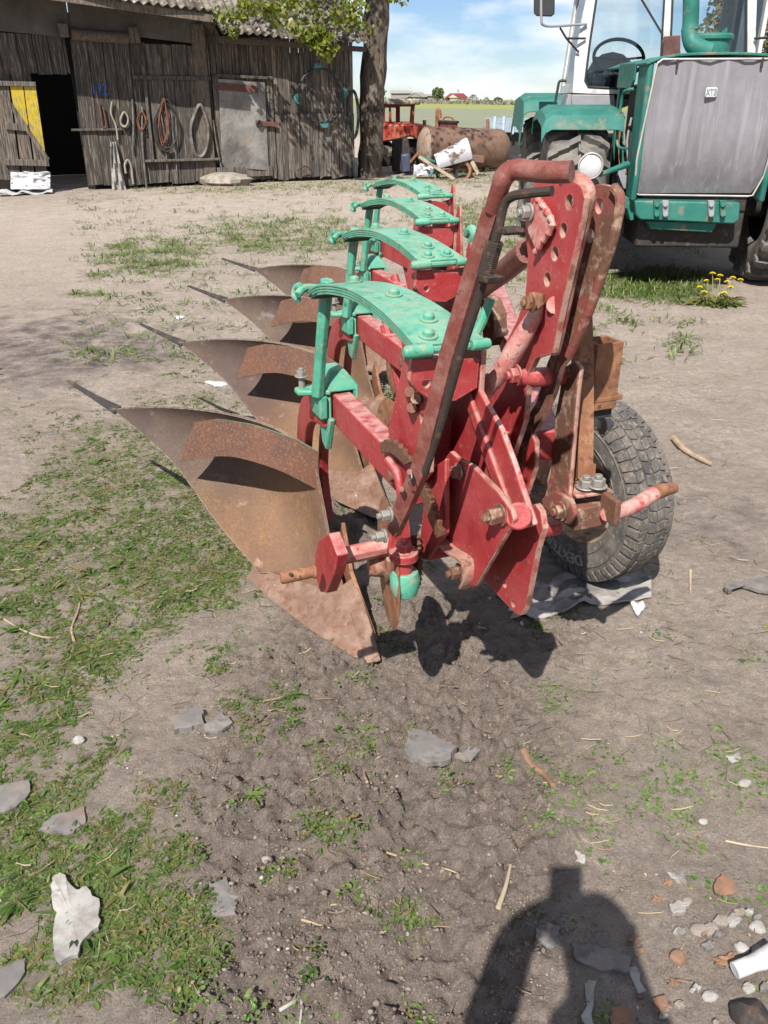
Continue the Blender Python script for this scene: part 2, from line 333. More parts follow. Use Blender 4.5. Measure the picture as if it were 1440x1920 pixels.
def spaced(lo, hi, step, far, g=1.16):
    a = list(np.arange(lo, hi, step)); s = step
    while a[-1] < far: s *= g; a.append(a[-1]+s)
    return a
ys = np.array(list(np.arange(-6, .6, .3))+spaced(.6, 4.2, .009, 1600, 1.016))
xr = spaced(1.45, 1.455, .0095, 1400, 1.035); xs = np.array([-q for q in reversed(xr)]+list(np.arange(-1.44, 1.445, .0095))+xr)
GX, GY = np.meshgrid(xs, ys); gx = GX.ravel(); gyy = GY.ravel()
zn = zones(gx, gyy); gh = ground_height(gx, gyy, zn)
nr, nc = GX.shape; ii = (np.arange(nr-1)[:, None]*nc+np.arange(nc-1)[None, :]).ravel()
faces = np.stack([ii, ii+1, ii+nc+1, ii+nc], 1)
far_t = np.clip((gyy-43)/8, 0, 1)
att = np.stack([zn[0], zn[1], zn[2]], 1); att2 = np.stack([zn[3], far_t, np.clip((gyy-135+fbm(gx*.03, gyy*.02, 2)*20)/10, 0, 1)], 1)
def ground_material():
    m = bpy.data.materials.new('dry_earth'); m.use_nodes = True; t = m.node_tree; b = t.nodes['Principled BSDF']; L = t.links.new
    g = t.nodes.new('ShaderNodeNewGeometry')
    def noise(sc, d=6, r=.6):
        n = t.nodes.new('ShaderNodeTexNoise'); n.inputs['Scale'].default_value = sc; n.inputs['Detail'].default_value = d; n.inputs['Roughness'].default_value = r; L(g.outputs['Position'], n.inputs['Vector']); return n.outputs['Fac']
    def mr(v, lo, hi):
        x = t.nodes.new('ShaderNodeMapRange'); x.inputs['From Min'].default_value = lo; x.inputs['From Max'].default_value = hi; L(v, x.inputs['Value']); return x.outputs['Result']
    def mul(a, k):
        x = t.nodes.new('ShaderNodeMath'); x.operation = 'MULTIPLY'; L(a, x.inputs[0])
        if isinstance(k, float): x.inputs[1].default_value = k
        else: L(k, x.inputs[1])
        return x.outputs[0]
    def mix(f, a, c):
        x = t.nodes.new('ShaderNodeMix'); x.data_type = 'RGBA'; L(f, x.inputs['Factor'])
        for s_, q in (('A', a), ('B', c)):
            if isinstance(q, tuple): x.inputs[s_].default_value = (*q, 1)
            else: L(q, x.inputs[s_])
        return x.outputs['Result']
    def attr(n):
        a = t.nodes.new('ShaderNodeAttribute'); a.attribute_name = n; s = t.nodes.new('ShaderNodeSeparateColor'); L(a.outputs['Color'], s.inputs[0]); return s.outputs
    A = attr('zone'); Bz = attr('cover')
    base = mix(mr(noise(3.1), .35, .65), (.325, .268, .22), (.395, .33, .275))
    base = mix(mul(mr(noise(38, 8, .7), .5, .72), .6), base, (.45, .38, .32))
    base = mix(mul(mr(noise(60, 9, .75), .57, .68), .55), base, (.18, .14, .115))
    base = mix(mul(mr(noise(.9, 9, .7), .52, .68), .5), base, (.24, .19, .155))
    base = mix(mul(A['Green'], .8), base, mix(mr(noise(5, 8, .7), .4, .62), (.365, .308, .256), (.43, .368, .31)))
    soil = mix(mr(noise(26, 8, .7), .35, .68), (.20, .158, .13), (.33, .27, .228))
    soil = mix(mul(mr(noise(140, 4, .6), .6, .72), .4), soil, (.42, .355, .305))
    base = mix(mul(A['Red'], .92), base, soil)
    base = mix(mul(A['Blue'], mr(noise(7, 8, .7), .33, .6)), base, (.12, .098, .092))
    base = mix(mul(Bz['Red'], .5), base, mix(mr(noise(30, 6), .4, .6), (.17, .165, .085), (.25, .195, .145)))
    field = mix(mr(noise(.35, 8, .65), .35, .65), (.165, .185, .12), (.215, .22, .155))
    strip = mix(mr(noise(.5, 6, .7), .4, .6), (.25, .26, .075), (.20, .22, .08))
    base = mix(Bz['Green'], base, mix(Bz['Blue'], field, strip))
    def shade(f, lo, hi):      # fine grain of the earth itself
        nonlocal base
        x = t.nodes.new('ShaderNodeMapRange'); x.inputs['From Min'].default_value = .33; x.inputs['From Max'].default_value = .67; x.inputs['To Min'].default_value = lo; x.inputs['To Max'].default_value = hi; L(f, x.inputs['Value'])
        y = t.nodes.new('ShaderNodeMix'); y.data_type = 'RGBA'; y.blend_type = 'MULTIPLY'; y.inputs['Factor'].default_value = 1; L(base, y.inputs['A']); L(x.outputs['Result'], y.inputs['B']); base = y.outputs['Result']
    shade(noise(230, 5, .8), .62, 1.32); shade(noise(24, 9, .8), .74, 1.24)
    L(base, b.inputs['Base Color']); b.inputs['Roughness'].default_value = .95; b.inputs['Specular IOR Level'].default_value = .15
    bp = t.nodes.new('ShaderNodeBump'); bp.inputs['Strength'].default_value = 1.0; bp.inputs['Distance'].default_value = .026; L(noise(42, 12, .82), bp.inputs['Height'])
    b2 = t.nodes.new('ShaderNodeBump'); b2.inputs['Strength'].default_value = .35; b2.inputs['Distance'].default_value = .05; L(noise(9, 8, .65), b2.inputs['Height']); L(b2.outputs['Normal'], bp.inputs['Normal'])
    vo = t.nodes.new('ShaderNodeTexVoronoi'); vo.inputs['Scale'].default_value = 75; vo.inputs['Detail'].default_value = 2.5; vo.inputs['Roughness'].default_value = .7; wv = t.nodes.new('ShaderNodeVectorMath'); wv.operation = 'MULTIPLY_ADD'
    nv = t.nodes.new('ShaderNodeTexNoise'); nv.inputs['Scale'].default_value = 40; L(g.outputs['Position'], nv.inputs['Vector']); L(nv.outputs['Color'], wv.inputs[0]); wv.inputs[1].default_value = (.02, .02, .02); L(g.outputs['Position'], wv.inputs[2]); L(wv.outputs[0], vo.inputs['Vector'])
    b3 = t.nodes.new('ShaderNodeBump'); b3.invert = True; b3.inputs['Distance'].default_value = .012; ad = t.nodes.new('ShaderNodeMath'); ad.operation = 'MULTIPLY_ADD'; ad.inputs[1].default_value = .45; ad.inputs[2].default_value = .10; L(A['Red'], ad.inputs[0]); L(ad.outputs[0], b3.inputs['Strength']); L(vo.outputs['Distance'], b3.inputs['Height']); L(b2.outputs['Normal'], b3.inputs['Normal']); L(b3.outputs['Normal'], bp.inputs['Normal'])
    L(bp.outputs['Normal'], b.inputs['Normal']); return m
M['ground'] = ground_material()
ground = quick_mesh('ground', np.stack([gx, gyy, gh], 1), faces, M['ground'], {'zone': att, 'cover': att2}, smooth=True)
tag(ground, 'bare dusty farmyard earth with crumbly soil and patches of weeds', 'ground', kind='structure')
def gh1(x, y): return float(ground_height(np.array([x], float), np.array([y], float))[0])
def gpt(px, py):
    p = gz(px, py)
    for _ in range(3): p = gz(px, py, gh1(p.x, p.y))
    return p

# ------------------------------------------------------------------ scatter helpers (samples uniform over the picture of the ground, so near ground gets enough)
def ground_samples(n, lst, lim=(0, 1440, 320, 1920), power=1.0, pad=60):
    px = rng.uniform(lim[0]-pad, lim[1]+pad, n); py = rng.uniform(lim[2], lim[3]+120, n)
    x = (px-720)/F; y = (py-960)/F; dn = sP+y*cP; fw = cP-y*sP; t_ = HC/dn; X = x*t_; Y = fw*t_
    wob = fbm(X*3, Y*3, 3); wob2 = fbm(X*9+7, Y*9, 2)
    d = blobs(px+wob*60, py+wob2*25, lst)*.95+.75*wob+.9*wob2-.16
    keep = rng.uniform(0, 1, n) < np.clip(d, 0, 1)**power
    X = X[keep]; Y = Y[keep]; return X, Y, ground_height(X, Y)
def blade_mesh(X, Y, Zg, per, length, width, lift, tone, spread=.0, fold=.25):
    """leaf blades in rosettes: each blade 3 segments x 2 sides; returns verts, quads, colours"""
    n = len(X); N = n*per
    bx = np.repeat(X, per)+rng.normal(0, spread, N); by = np.repeat(Y, per)+rng.normal(0, spread, N); bz = np.repeat(Zg, per)-.002
    sc = np.repeat(rng.uniform(.6, 1.3, n), per)
    az = rng.uniform(0, 2*np.pi, N); Ln = length*sc*rng.uniform(.55, 1.2, N); Wd = width*sc*rng.uniform(.7, 1.25, N); el = np.clip(rng.normal(lift, .28, N), .05, 1.45)
    dx = np.cos(az); dy = np.sin(az); cu = rng.uniform(.25, 1.0, N)
    ts = np.array([0, .3, .65, 1.0]); ws = np.array([.28, 1.0, .8, .06])
    vs = np.zeros((N, 4, 3, 3)); 
    r = np.zeros(N); z = np.zeros(N); e = el.copy(); prev = 0
    for i, t_ in enumerate(ts):
        st = (t_-prev)*Ln; r = r+st*np.cos(e); z = z+st*np.sin(e); e = e-cu*.55; prev = t_
        for j, sd in enumerate((-1, 0, 1)):
            o = sd*ws[i]*Wd*.5
            vs[:, i, j, 0] = bx+dx*r-dy*o; vs[:, i, j, 1] = by+dy*r+dx*o; vs[:, i, j, 2] = bz+np.maximum(z, .001)+abs(sd)*fold*ws[i]*Wd
    idx = np.arange(N)[:, None]*12; q = []
    for i in range(3):
        for j in range(2):
            a = i*3+j; q.append(np.concatenate([idx+a, idx+a+1, idx+a+4, idx+a+3], 1))
    fc = np.concatenate(q, 0)
    tn = np.array(tone)[rng.integers(0, len(tone), n)]; tn = np.repeat(tn, per, 0)*rng.uniform(.7, 1.3, (N, 1))
    return vs.reshape(-1, 3), fc, np.repeat(tn, 12, 0)
def leaf_mat(name, tr=.35, rough=.5):
    m = bpy.data.materials.new(name); m.use_nodes = True; t = m.node_tree; b = t.nodes['Principled BSDF']; L = t.links.new
    a = t.nodes.new('ShaderNodeAttribute'); a.attribute_name = 'tone'
    g = t.nodes.new('ShaderNodeNewGeometry'); n = t.nodes.new('ShaderNodeTexNoise'); n.inputs['Scale'].default_value = 70; L(g.outputs['Position'], n.inputs['Vector'])
    x = t.nodes.new('ShaderNodeMix'); x.data_type = 'RGBA'; x.blend_type = 'MULTIPLY'; x.inputs['Factor'].default_value = .35
    L(a.outputs['Color'], x.inputs['A']); L(n.outputs['Color'], x.inputs['B']); L(x.outputs['Result'], b.inputs['Base Color'])
    b.inputs['Roughness'].default_value = rough; b.inputs['Specular IOR Level'].default_value = .35
    tl = t.nodes.new('ShaderNodeBsdfTranslucent'); L(a.outputs['Color'], tl.inputs['Color'])
    ms = t.nodes.new('ShaderNodeMixShader'); ms.inputs[0].default_value = tr; L(b.outputs[0], ms.inputs[1]); L(tl.outputs[0], ms.inputs[2]); L(ms.outputs[0], t.nodes['Material Output'].inputs['Surface'])
    return m
M['leaf'] = leaf_mat('green_leaf')
GRN = [(.20, .17, .06), (.09, .155, .03), (.125, .20, .042), (.07, .125, .026), (.16, .215, .052), (.18, .205, .075), (.115, .165, .058)]
def stuff(name, parts, label, cat, m_=None):
    v = []; f = []; c = []; k = 0
    for a, b, d in parts: v.append(a); f.append(b+k); c.append(d); k += len(a)
    o = quick_mesh(name, np.concatenate(v), np.concatenate(f), m_ or M['leaf'], {'tone': np.concatenate(c)})
    return tag(o, label, cat, kind='stuff')
LEFT = [q for q in WEED]
a = ground_samples(84000, LEFT, (0, 780, 650, 1920), 1.7)
k1 = len(a[0])//3
s1 = blade_mesh(*[q[:k1] for q in a], 7, .019, .0080, .42, GRN, .010)
s2 = blade_mesh(*[q[k1:2*k1] for q in a], 8, .012, .0056, .5, GRN, .013)
s3 = blade_mesh(*[q[2*k1:] for q in a], 6, .030, .0018, .5, GRN+[(.27, .22, .12), (.22, .16, .09), (.30, .25, .15)], .014)
big = ground_samples(420, [q for q in LEFT if q[4] >= .75], (0, 500, 780, 1900), 1.0)
s4 = blade_mesh(*big, 8, .050, .0100, .45, GRN[:4], .005)
stuff('weeds', [s1, s2, s3, s4], 'leafy green weeds and plantain spreading over the bare earth', 'weeds')
a = ground_samples(16000, CREEP, (0, 1440, 560, 1920), 1.6)
stuff('creeping_weeds', [blade_mesh(*a, 8, .013, .008, .5, [(.15, .26, .06), (.11, .20, .045), (.19, .28, .08)], .018)], 'small round leaved knotweed creeping over trodden soil', 'weeds')
a = ground_samples(42000, TURF, (150, 1300, 315, 560), 1.1, 20)
tz = np.clip(a[1]/9, .8, 2.2)
stuff('grass', [blade_mesh(a[0], a[1], a[2], 6, .085, .009, 1.0, [(.12, .19, .04), (.17, .23, .06), (.21, .24, .09), (.09, .15, .03)], .05)], 'short tufts of grass along the barn and across the yard', 'grass')

# crumbs of soil and small grit
def crumbs(n, lst, lim, size, tones, power=1.0):
    X, Y, Zg = ground_samples(n, lst, lim, power); n = len(X)
    phi = (1+5**.5)/2
    ico = np.array([(-1, phi, 0), (1, phi, 0), (-1, -phi, 0), (1, -phi, 0), (0, -1, phi), (0, 1, phi), (0, -1, -phi), (0, 1, -phi), (phi, 0, -1), (phi, 0, 1), (-phi, 0, -1), (-phi, 0, 1)])/1.9
    fi = np.array([(0, 11, 5), (0, 5, 1), (0, 1, 7), (0, 7, 10), (0, 10, 11), (1, 5, 9), (5, 11, 4), (11, 10, 2), (10, 7, 6), (7, 1, 8), (3, 9, 4), (3, 4, 2), (3, 2, 6), (3, 6, 8), (3, 8, 9), (4, 9, 5), (2, 4, 11), (6, 2, 10), (8, 6, 7), (9, 8, 1)])
    s_ = size*np.exp(rng.normal(0, .55, n)); s_ = np.minimum(s_, size*4.2)
    P = ico[None]*rng.uniform(.6, 1.3, (n, 12, 1))*s_[:, None, None]*rng.uniform(.65, 1.25, (n, 1, 3))
    P[:, :, 2] *= .75; P += np.stack([X, Y, Zg+s_*.25], 1)[:, None, :]
    tn = np.array(tones)[rng.integers(0, len(tones), n)]*rng.uniform(.75, 1.25, (n, 1))
    return P.reshape(-1, 3), (np.arange(n)[:, None, None]*12+fi[None]).reshape(-1, 3), np.repeat(tn, 12, 0)
M['crumb'] = mat('soil_crumb', (1, 1, 1), .95, var=.12, attr='tone', bump=[(160, .5, .003)], spec=.15)
SO = [(.18, .144, .12), (.15, .12, .10), (.20, .162, .135), (.17, .136, .113)]
ALL = [(720, 1400, 900, 700, .5)]
stuff('soil_crumbs', [crumbs(24000, TILL, (300, 1150, 1080, 1920), .0019, SO, 1.0), crumbs(9000, ALL, (0, 1440, 560, 1920), .0016, SO+[(.25, .205, .17), (.28, .23, .19)])], 'crumbly brown soil and grit lying over the yard', 'soil', M['crumb'])
stuff('pale_grit', [crumbs(260, ALL, (0, 1440, 480, 1920), .0032, [(.34, .30, .26), (.40, .37, .33), (.28, .22, .18)])], 'pale little pebbles strewn on the earth', 'grit', M['crumb'])
def straws(n, lst, lim, length):
    X, Y, Zg = ground_samples(n, lst, lim); n = len(X); az = rng.uniform(0, 6.28, n); Ln = length*rng.uniform(.3, 1.6, n); wd = rng.uniform(.0003, .0009, n)*np.clip(Y/2.5, .8, 2)
    v = np.zeros((n, 2, 4, 3)); bend = rng.normal(0, .14, n)
    for i, t_ in enumerate((0, .5, .5, 1)):
        pass
    pts = [(0, 0), (.5, bend*.4), (1, 0)]
    vv = np.zeros((n, 3, 2, 3))
    for i, (t_, bb) in enumerate(pts):
        for j, sd in enumerate((-1, 1)):
            u = t_*Ln; w_ = bb*Ln+sd*wd*(1.2-abs(t_-.5))
            vv[:, i, j, 0] = X+np.cos(az)*u-np.sin(az)*w_; vv[:, i, j, 1] = Y+np.sin(az)*u+np.cos(az)*w_
    vv[..., 2] = (Zg+.008)[:, None, None]; vv[:, 2, :, 2] += rng.uniform(0, .012, n)[:, None]
    vv[:, :, 0, 2] -= .0025
    ix = np.arange(n)[:, None]*6; fc = np.concatenate([np.concatenate([ix, ix+1, ix+3, ix+2], 1), np.concatenate([ix+2, ix+3, ix+5, ix+4], 1)], 0)
    tn = np.array([(.36, .28, .19), (.24, .17, .115), (.13, .09, .065), (.19, .135, .095)])[rng.integers(0, 4, n)]
    return vv.reshape(-1, 3), fc, np.repeat(tn, 6, 0)
stuff('straw_litter', [straws(5200, [(1180, 1150, 420, 500, .8), (350, 1250, 300, 300, .7), (720, 1400, 900, 700, .22)], (0, 1440, 560, 1920), .036)], 'bits of dry straw and stalks lying on the earth', 'straw', M['crumb'])
# ------------------------------------------------------------------ the plough
T0 = V((-.04, 2.07, 0)); TH = R(22)
PA = V((-math.sin(TH), math.cos(TH), 0)); PB = V((math.cos(TH), math.sin(TH), 0)); PZ = V((0, 0, 1))   # backwards along the furrow, across it, up
STEP = V((.044, .94, .007))                     # from one plough body to the next
def pl(a, b, z): return T0+PA*a+PB*b+PZ*z
def pb(px, py, b): return on_plane(px, py, pl(0, b, 0), PB)     # onto a plate standing along the furrow
def pa(px, py, a): return on_plane(px, py, pl(a, 0, 0), PA)     # onto a plate standing across it
def PBs(pts, b): return [pb(x, y, b) for x, y in pts]
plough = thing('plough', pl(0.3, .3, 0), 'red four furrow mounted plough with turquoise leaf springs and rusty mouldboards', 'plough')
def ring(c, n_, r, n=14, sq=1.0):
    n_ = V(n_).normalized(); x = n_.cross(PZ).normalized(); y = x.cross(n_)
    return [V(c)+(x*math.cos(2*math.pi*k/n)+y*math.sin(2*math.pi*k/n)*sq)*r for k in range(n)]
bodies = []
def part(mb, name, mats, bevel=.0025, parent=None, **k):
    o = mb.build(name, mats, parent or plough, bevel, **k)
    if parent is None: bodies.append(o)
    return o
def coons(c0, c1, d0, d1, nu, nv, bulge=None):
    """c0,c1: bottom and top curves (u); d0,d1: front and rear curves (v)"""
    def at(c, t):
        x = t*(len(c)-1); i = min(int(x), len(c)-2); return c[i].lerp(c[i+1], x-i)
    g = []
    for i in range(nu):
        u = i/(nu-1); row = []
        for j in range(nv):
            v = j/(nv-1)
            p = at(c0, u)*(1-v)+at(c1, u)*v+at(d0, v)*(1-u)+at(d1, v)*u-(c0[0]*(1-u)*(1-v)+c0[-1]*u*(1-v)+c1[0]*(1-u)*v+c1[-1]*u*v)
            if bulge: p = p+bulge(u, v)
            row.append(p)
        g.append(row)
    return g
# --- one body (copied three times backwards)
shin = curve([pl(.24, .005, .095), pl(.30, .0, .17), pl(.365, -.002, .25), pl(.425, -.006, .38), pl(.47, -.012, .50)], 16)
low = curve([pl(.24, .005, .095), pl(.42, -.10, .06), pl(.575, -.205, .045), pl(.69, -.315, .20), pl(.90, -.395, .335), pl(1.07, -.49, .43), pl(1.20, -.58, .505)], 24)
low = curve([pl(.24, .005, .095), pl(.40, -.10, .065), pl(.57, -.205, .05)], 8)
rear = curve([pl(.57, -.205, .05), pl(.60, -.238, .09), pl(.72, -.325, .205), pl(.93, -.405, .335), pl(1.07, -.49, .425), pl(1.205, -.585, .507)], 20)
top = curve([pl(.47, -.012, .50), pl(.62, -.09, .56), pl(.82, -.24, .575), pl(1.02, -.42, .555), pl(1.205, -.585, .507)], 20)
g = coons(low, top, shin, rear, 22, 22, lambda u, v: (PA*.115+PB*.045-PZ*.03)*math.sin(math.pi*u)**1.4*math.sin(math.pi*v)**.8*(1+.2*u))
mb = MB().sheet(g, .009)
zs = [p.z for p in map(V, mb.v)]
me_board = part(mb, 'mouldboard', M['board'], 0)
at_ = me_board.data.attributes.new('wear', 'FLOAT_COLOR', 'POINT')
for i, v_ in enumerate(me_board.data.vertices):
    p = v_.co+root_loc(plough)-T0; k = min(1, max(0, (p.dot(PA)+.35*(p.z-.3)-.62)/.35)); k = k*k*(3-2*k); at_.data[i].color = (1-.42*k, 1-.30*k, 1-.08*k, 1)
mb = MB()
for px_, py_, dd in ((382, 873, 0), (576, 985, 0), (578, 1038, 0), (505, 1045, 0), (545, 1070, 0)):
    best = min((V(q) for row in g for q in row), key=lambda q: (project_np(q.x, q.y, q.z)[0]-px_)**2+(project_np(q.x, q.y, q.z)[1]-py_)**2)
    nn = (EYE-best).normalized(); mb.mark(); mb.tube([best-nn*.004, best+nn*.0025], .0085, 12)
mb.each('board_bolt', M['board'], me_board, .001)
# landside shin and share
mb = MB()
tipp = pl(-.03, .0, .012); wing = pl(.60, -.25, .012)
sh = [[pl(-.03, .012, .02), pl(.06, .025, .055), pl(.17, .035, .10), pl(.255, .03, .13)],
      [pl(-.035, -.02, .012), pl(.06, -.03, .045), pl(.16, -.03, .08), pl(.25, -.02, .105)],
      [pl(.01, -.055, .004), pl(.12, -.09, .03), pl(.23, -.075, .06), pl(.32, -.07, .085)],
      [pl(.20, -.135, .004), pl(.27, -.13, .03), pl(.35, -.12, .05), pl(.42, -.125, .068)],
      [pl(.40, -.20, .004), pl(.45, -.185, .025), pl(.50, -.17, .04), pl(.55, -.19, .05)],
      [pl(.60, -.25, .006), pl(.605, -.24, .016), pl(.605, -.225, .03), pl(.60, -.215, .045)]]
sh = [[p+PZ*.013 for p in r_] for r_ in sh]; mb.sheet(sh, -.022); part(mb, 'share', M['share'], 0, smooth=50)
mb = MB()
mb.sheet([[pl(-.04, -.028, .022), pl(-.042, .016, .022)], [pl(.05, -.026, .058), pl(.05, .028, .062)], [pl(.14, -.016, .098), pl(.15, .038, .10)]], -.012)
part(mb, 'share_point', M['share'], .003)
mb = MB().prism([pl(.05, .03, .03), pl(.95, .05, .02), pl(.95, .05, .15), pl(.42, .04, .16), pl(.36, .035, .30), pl(.27, .03, .16)], PB*.014)
part(mb, 'landside', M['rust'])
mb = MB().tube(curve([pl(1.185, -.572, .504), pl(1.30, -.624, .513), pl(1.42, -.676, .523), pl(1.545, -.73, .534)], 10), [.022, .02, .017, .015, .013, .012, .011, .010, .009, .006, .005][:10]+[.004], 8, flat=.35)
part(mb, 'tail_rod', M['dark'])
tr = coons(curve([pl(.45, -.012, .392), pl(.535, -.11, .455), pl(.665, -.25, .475), pl(.80, -.405, .418)], 12), [pl(.465, -.005, .525), pl(.515, -.055, .562), pl(.62, -.165, .592), pl(.72, -.265, .59), pl(.80, -.338, .555)],
           [pl(.45, -.012, .392), pl(.465, -.005, .525)], [pl(.80, -.405, .418), pl(.80, -.338, .555)], 18, 6, lambda u, v: (-PA*.015-PB*.02)*math.sin(math.pi*u)*(1-v*.3))
mb = MB().sheet(tr, .008, side=1)
part(mb, 'trashboard', [M['trash'], M['green_edge']], 0)
mb = MB()
mb.mark(); mb.bar(pl(.66, -.22, .52), pl(.75, -.20, .51), .03, .03); mb.mark(); mb.bar(pl(.5, -.03, .45), pl(.56, -.03, .45), .03, .03)
bodies += mb.each('trashboard_bracket', M['dark'], plough, .002)
# beam: square tube, curved leg
mb = MB().bar(pl(.275, .0, .755), pl(-.34, .0, .735), .058, .092)
bm_ = part(mb, 'beam', M['red'], .006)
mb = MB()
path = curve([pl(.22, .0, .745), pl(.35, .0, .72), pl(.48, .012, .64), pl(.585, .03, .50), pl(.63, .04, .36), pl(.60, .045, .20)], 18)
outer = []; inner = []
for i, p in enumerate(path):
    t = (path[min(i+1, len(path)-1)]-path[max(i-1, 0)]).normalized(); n_ = t.cross(PB).normalized()
    outer.append(p+n_*.045); inner.append(p-n_*.045)
mb.sheet([[a_-PB*.03, b_-PB*.03] for a_, b_ in zip(outer, inner)], .03); mb.sheet([[a_, a_+PB*.03] for a_ in outer], .03)
part(mb, 'leg', M['red'], .004)
# green clamp on the beam end, with post and set bolt
mb = MB()
mb.prism([pl(.21, -.048, .70), pl(.21, -.048, .82), pl(.25, -.02, .86), pl(.25, .02, .86), pl(.21, .048, .82), pl(.21, .048, .70), pl(.21, .034, .70), pl(.21, .034, .805), pl(.21, -.034, .805), pl(.21, -.034, .70)], PA*.075)
mb.box(pl(.245, -.062, .765), PA*.045, PB*.012, PZ*.035); mb.prism([pl(.19, -.05, .73), pl(.30, -.05, .73), pl(.27, -.05, .635), pl(.235, -.05, .62)], PB*.02)
mb.prism([pl(.20, -.04, .80), pl(.30, -.04, .80), pl(.285, -.125, .795), pl(.245, -.125, .795)], PZ*.016); part(mb, 'beam_clamp', M['green'], .005)
mb = MB().tube([pl(.215, -.075, .80), pl(.205, -.07, .88), pl(.18, -.065, 1.0), pl(.155, -.055, 1.135)], [.021, .018, .018, .02], 6)
part(mb, 'spring_post', M['green'], .003)
mb = MB().tube([pl(.27, -.105, .80), pl(.27, -.105, .855)], .009, 10); mb.bolt(pl(.27, -.105, .845), PZ, .013, .014)
part(mb, 'set_bolt', M['zinc'], .001)
# leaf spring
sp = curve([pl(.165, -.06, 1.108), pl(.11, -.05, 1.132), pl(.02, -.035, 1.150), pl(-.11, -.02, 1.160), pl(-.26, -.008, 1.150), pl(-.38, -.002, 1.132), pl(-.462, .002, 1.115)], 24)
def leaf_strip(off, i0, i1, wide):
    rows = []
    for i in range(i0, i1):
        u = i/(len(sp)-1); hw = (.047+.032*u)*wide; t = (sp[min(i+1, len(sp)-1)]-sp[max(i-1, 0)]).normalized(); n_ = PB.cross(t).normalized()
        n_ = n_ if n_.z > 0 else -n_
        rows.append([sp[i]-PB*hw+n_*off, sp[i]-PB*hw*.33+n_*off, sp[i]+PB*hw*.33+n_*off, sp[i]+PB*hw+n_*off])
    return rows
N_ = len(sp); lf = None
for k in range(4):
    i0 = (0, 1, 2, 4, 6)[k]; i1 = N_-(0, 0, 1, 2, 4)[k]
    o = part(MB().sheet(leaf_strip(-.0066*k, i0, i1, 1-.012*k), .0052), 'spring_leaf', M['green'], .001, parent=lf)
    if k == 0: lf = o; o.name = 'leaf_spring'; o.data.name = 'leaf_spring'
mb = MB().sheet([[p for p in r_] for r_ in leaf_strip(-.003, 1, N_-1, .955)], .022); part(mb, 'dark_seam', M['gap'], 0, parent=lf)
mb = MB()
for u, sd in ((.36, .12), (.62, .1), (.80, .1), (.93, -.55), (.93, .55)):
    i = int(u*(N_-1)); p = sp[i]+PB*sd*.06; t = (sp[i+1]-sp[i]).normalized(); n_ = PB.cross(t).normalized(); n_ = n_ if n_.z > 0 else -n_
    mb.mark(); mb.tube([p, p+n_*.004], .021, 14); mb.tube([p+n_*.003, p+n_*.012, p+n_*.017], [.013, .0125, .007], 10)
mb.each('spring_bolt', M['green'], lf, .001)
mb = MB().tube(curve([pl(.165, -.135, 1.10), pl(.185, -.11, 1.112), pl(.195, -.06, 1.105), pl(.175, .0, 1.098)], 10), [.009]+[.011]*8+[.009]*2, 10)
mb.tube(curve([pl(.175, -.125, 1.122), pl(.198, -.13, 1.112), pl(.198, -.135, 1.092), pl(.175, -.13, 1.085)], 9), .009, 8)
part(mb, 'spring_hook', M['green'], .001, parent=lf)
mb = MB().tube([pl(-.464, -.103, 1.104), pl(-.464, -.095, 1.104), pl(-.464, -.04, 1.104)], [.009, .014, .014], 12); mb.tube([pl(-.464, .05, 1.104), pl(-.464, .085, 1.104), pl(-.464, .093, 1.104)], [.012, .012, .010], 12)
mb.tube([pl(-.455, -.045, 1.102), pl(-.455, .05, 1.102)], .010, 10)
part(mb, 'spring_pin', M['green'], .002, parent=lf)
# bracket on the main beam that carries the spring and the beam pivot
mb = MB()
for b_ in (-.028, .085):
    mb.prism([pl(-.445, b_, 1.085), pl(-.30, b_, 1.05), pl(-.20, b_, .84), pl(-.24, b_, .74), pl(-.38, b_, .76), pl(-.44, b_, .82)], PB*.014, holes=[ring(pl(-.40, b_, .93), PB, .012)], side=1)
fa = lambda x, y: pa(x, y, -.448)
mb.prism([fa(772, 672), fa(900, 672), fa(896, 728), fa(856, 752), fa(806, 752), fa(784, 735), fa(768, 715)], PA*.014, holes=[ring(fa(800, 720), PA, .008)], side=1)
part(mb, 'spring_bracket', [M['red'], M['worn']], .003)
mb = MB()
mb.mark(); mb.tube([pl(-.27, -.055, .745), pl(-.27, .05, .745)], .014, 12)
for x, y in ((772, 705), (768, 735), (780, 748), (772, 765)): mb.mark(); mb.tube([pb(x, y, -.045), pb(x, y, -.015)], .012, 10)
mb.mark(); mb.prism([pb(770, 735, .02), pb(790, 745, .02), pb(800, 800, .02), pb(792, 850, .02), pb(776, 850, .02), pb(768, 790, .02)], PB*.012)
for o in mb.each('pivot_bolt', M['rustred'], plough, .0015): bodies.append(o)
proto = list(bodies)
for k in (1, 2, 3):
    for o in proto:
        c = o.copy(); COL.objects.link(c); c.location = o.location+STEP*k
        for ch in list(o.children):
            d = ch.copy(); COL.objects.link(d); d.parent = c
fin = MB().prism([pl(-.49, .098, .96), pl(-.46, .098, 1.16), pl(-.44, .098, 1.155), pl(-.34, .098, .80), pl(-.47, .098, .78)], PB*.012, side=1).build('bracket_fin', [M['red'], M['worn']], plough, .003)
fin.location += STEP
for k in (1, 2):
    c = fin.copy(); COL.objects.link(c); c.location = fin.location+STEP*k
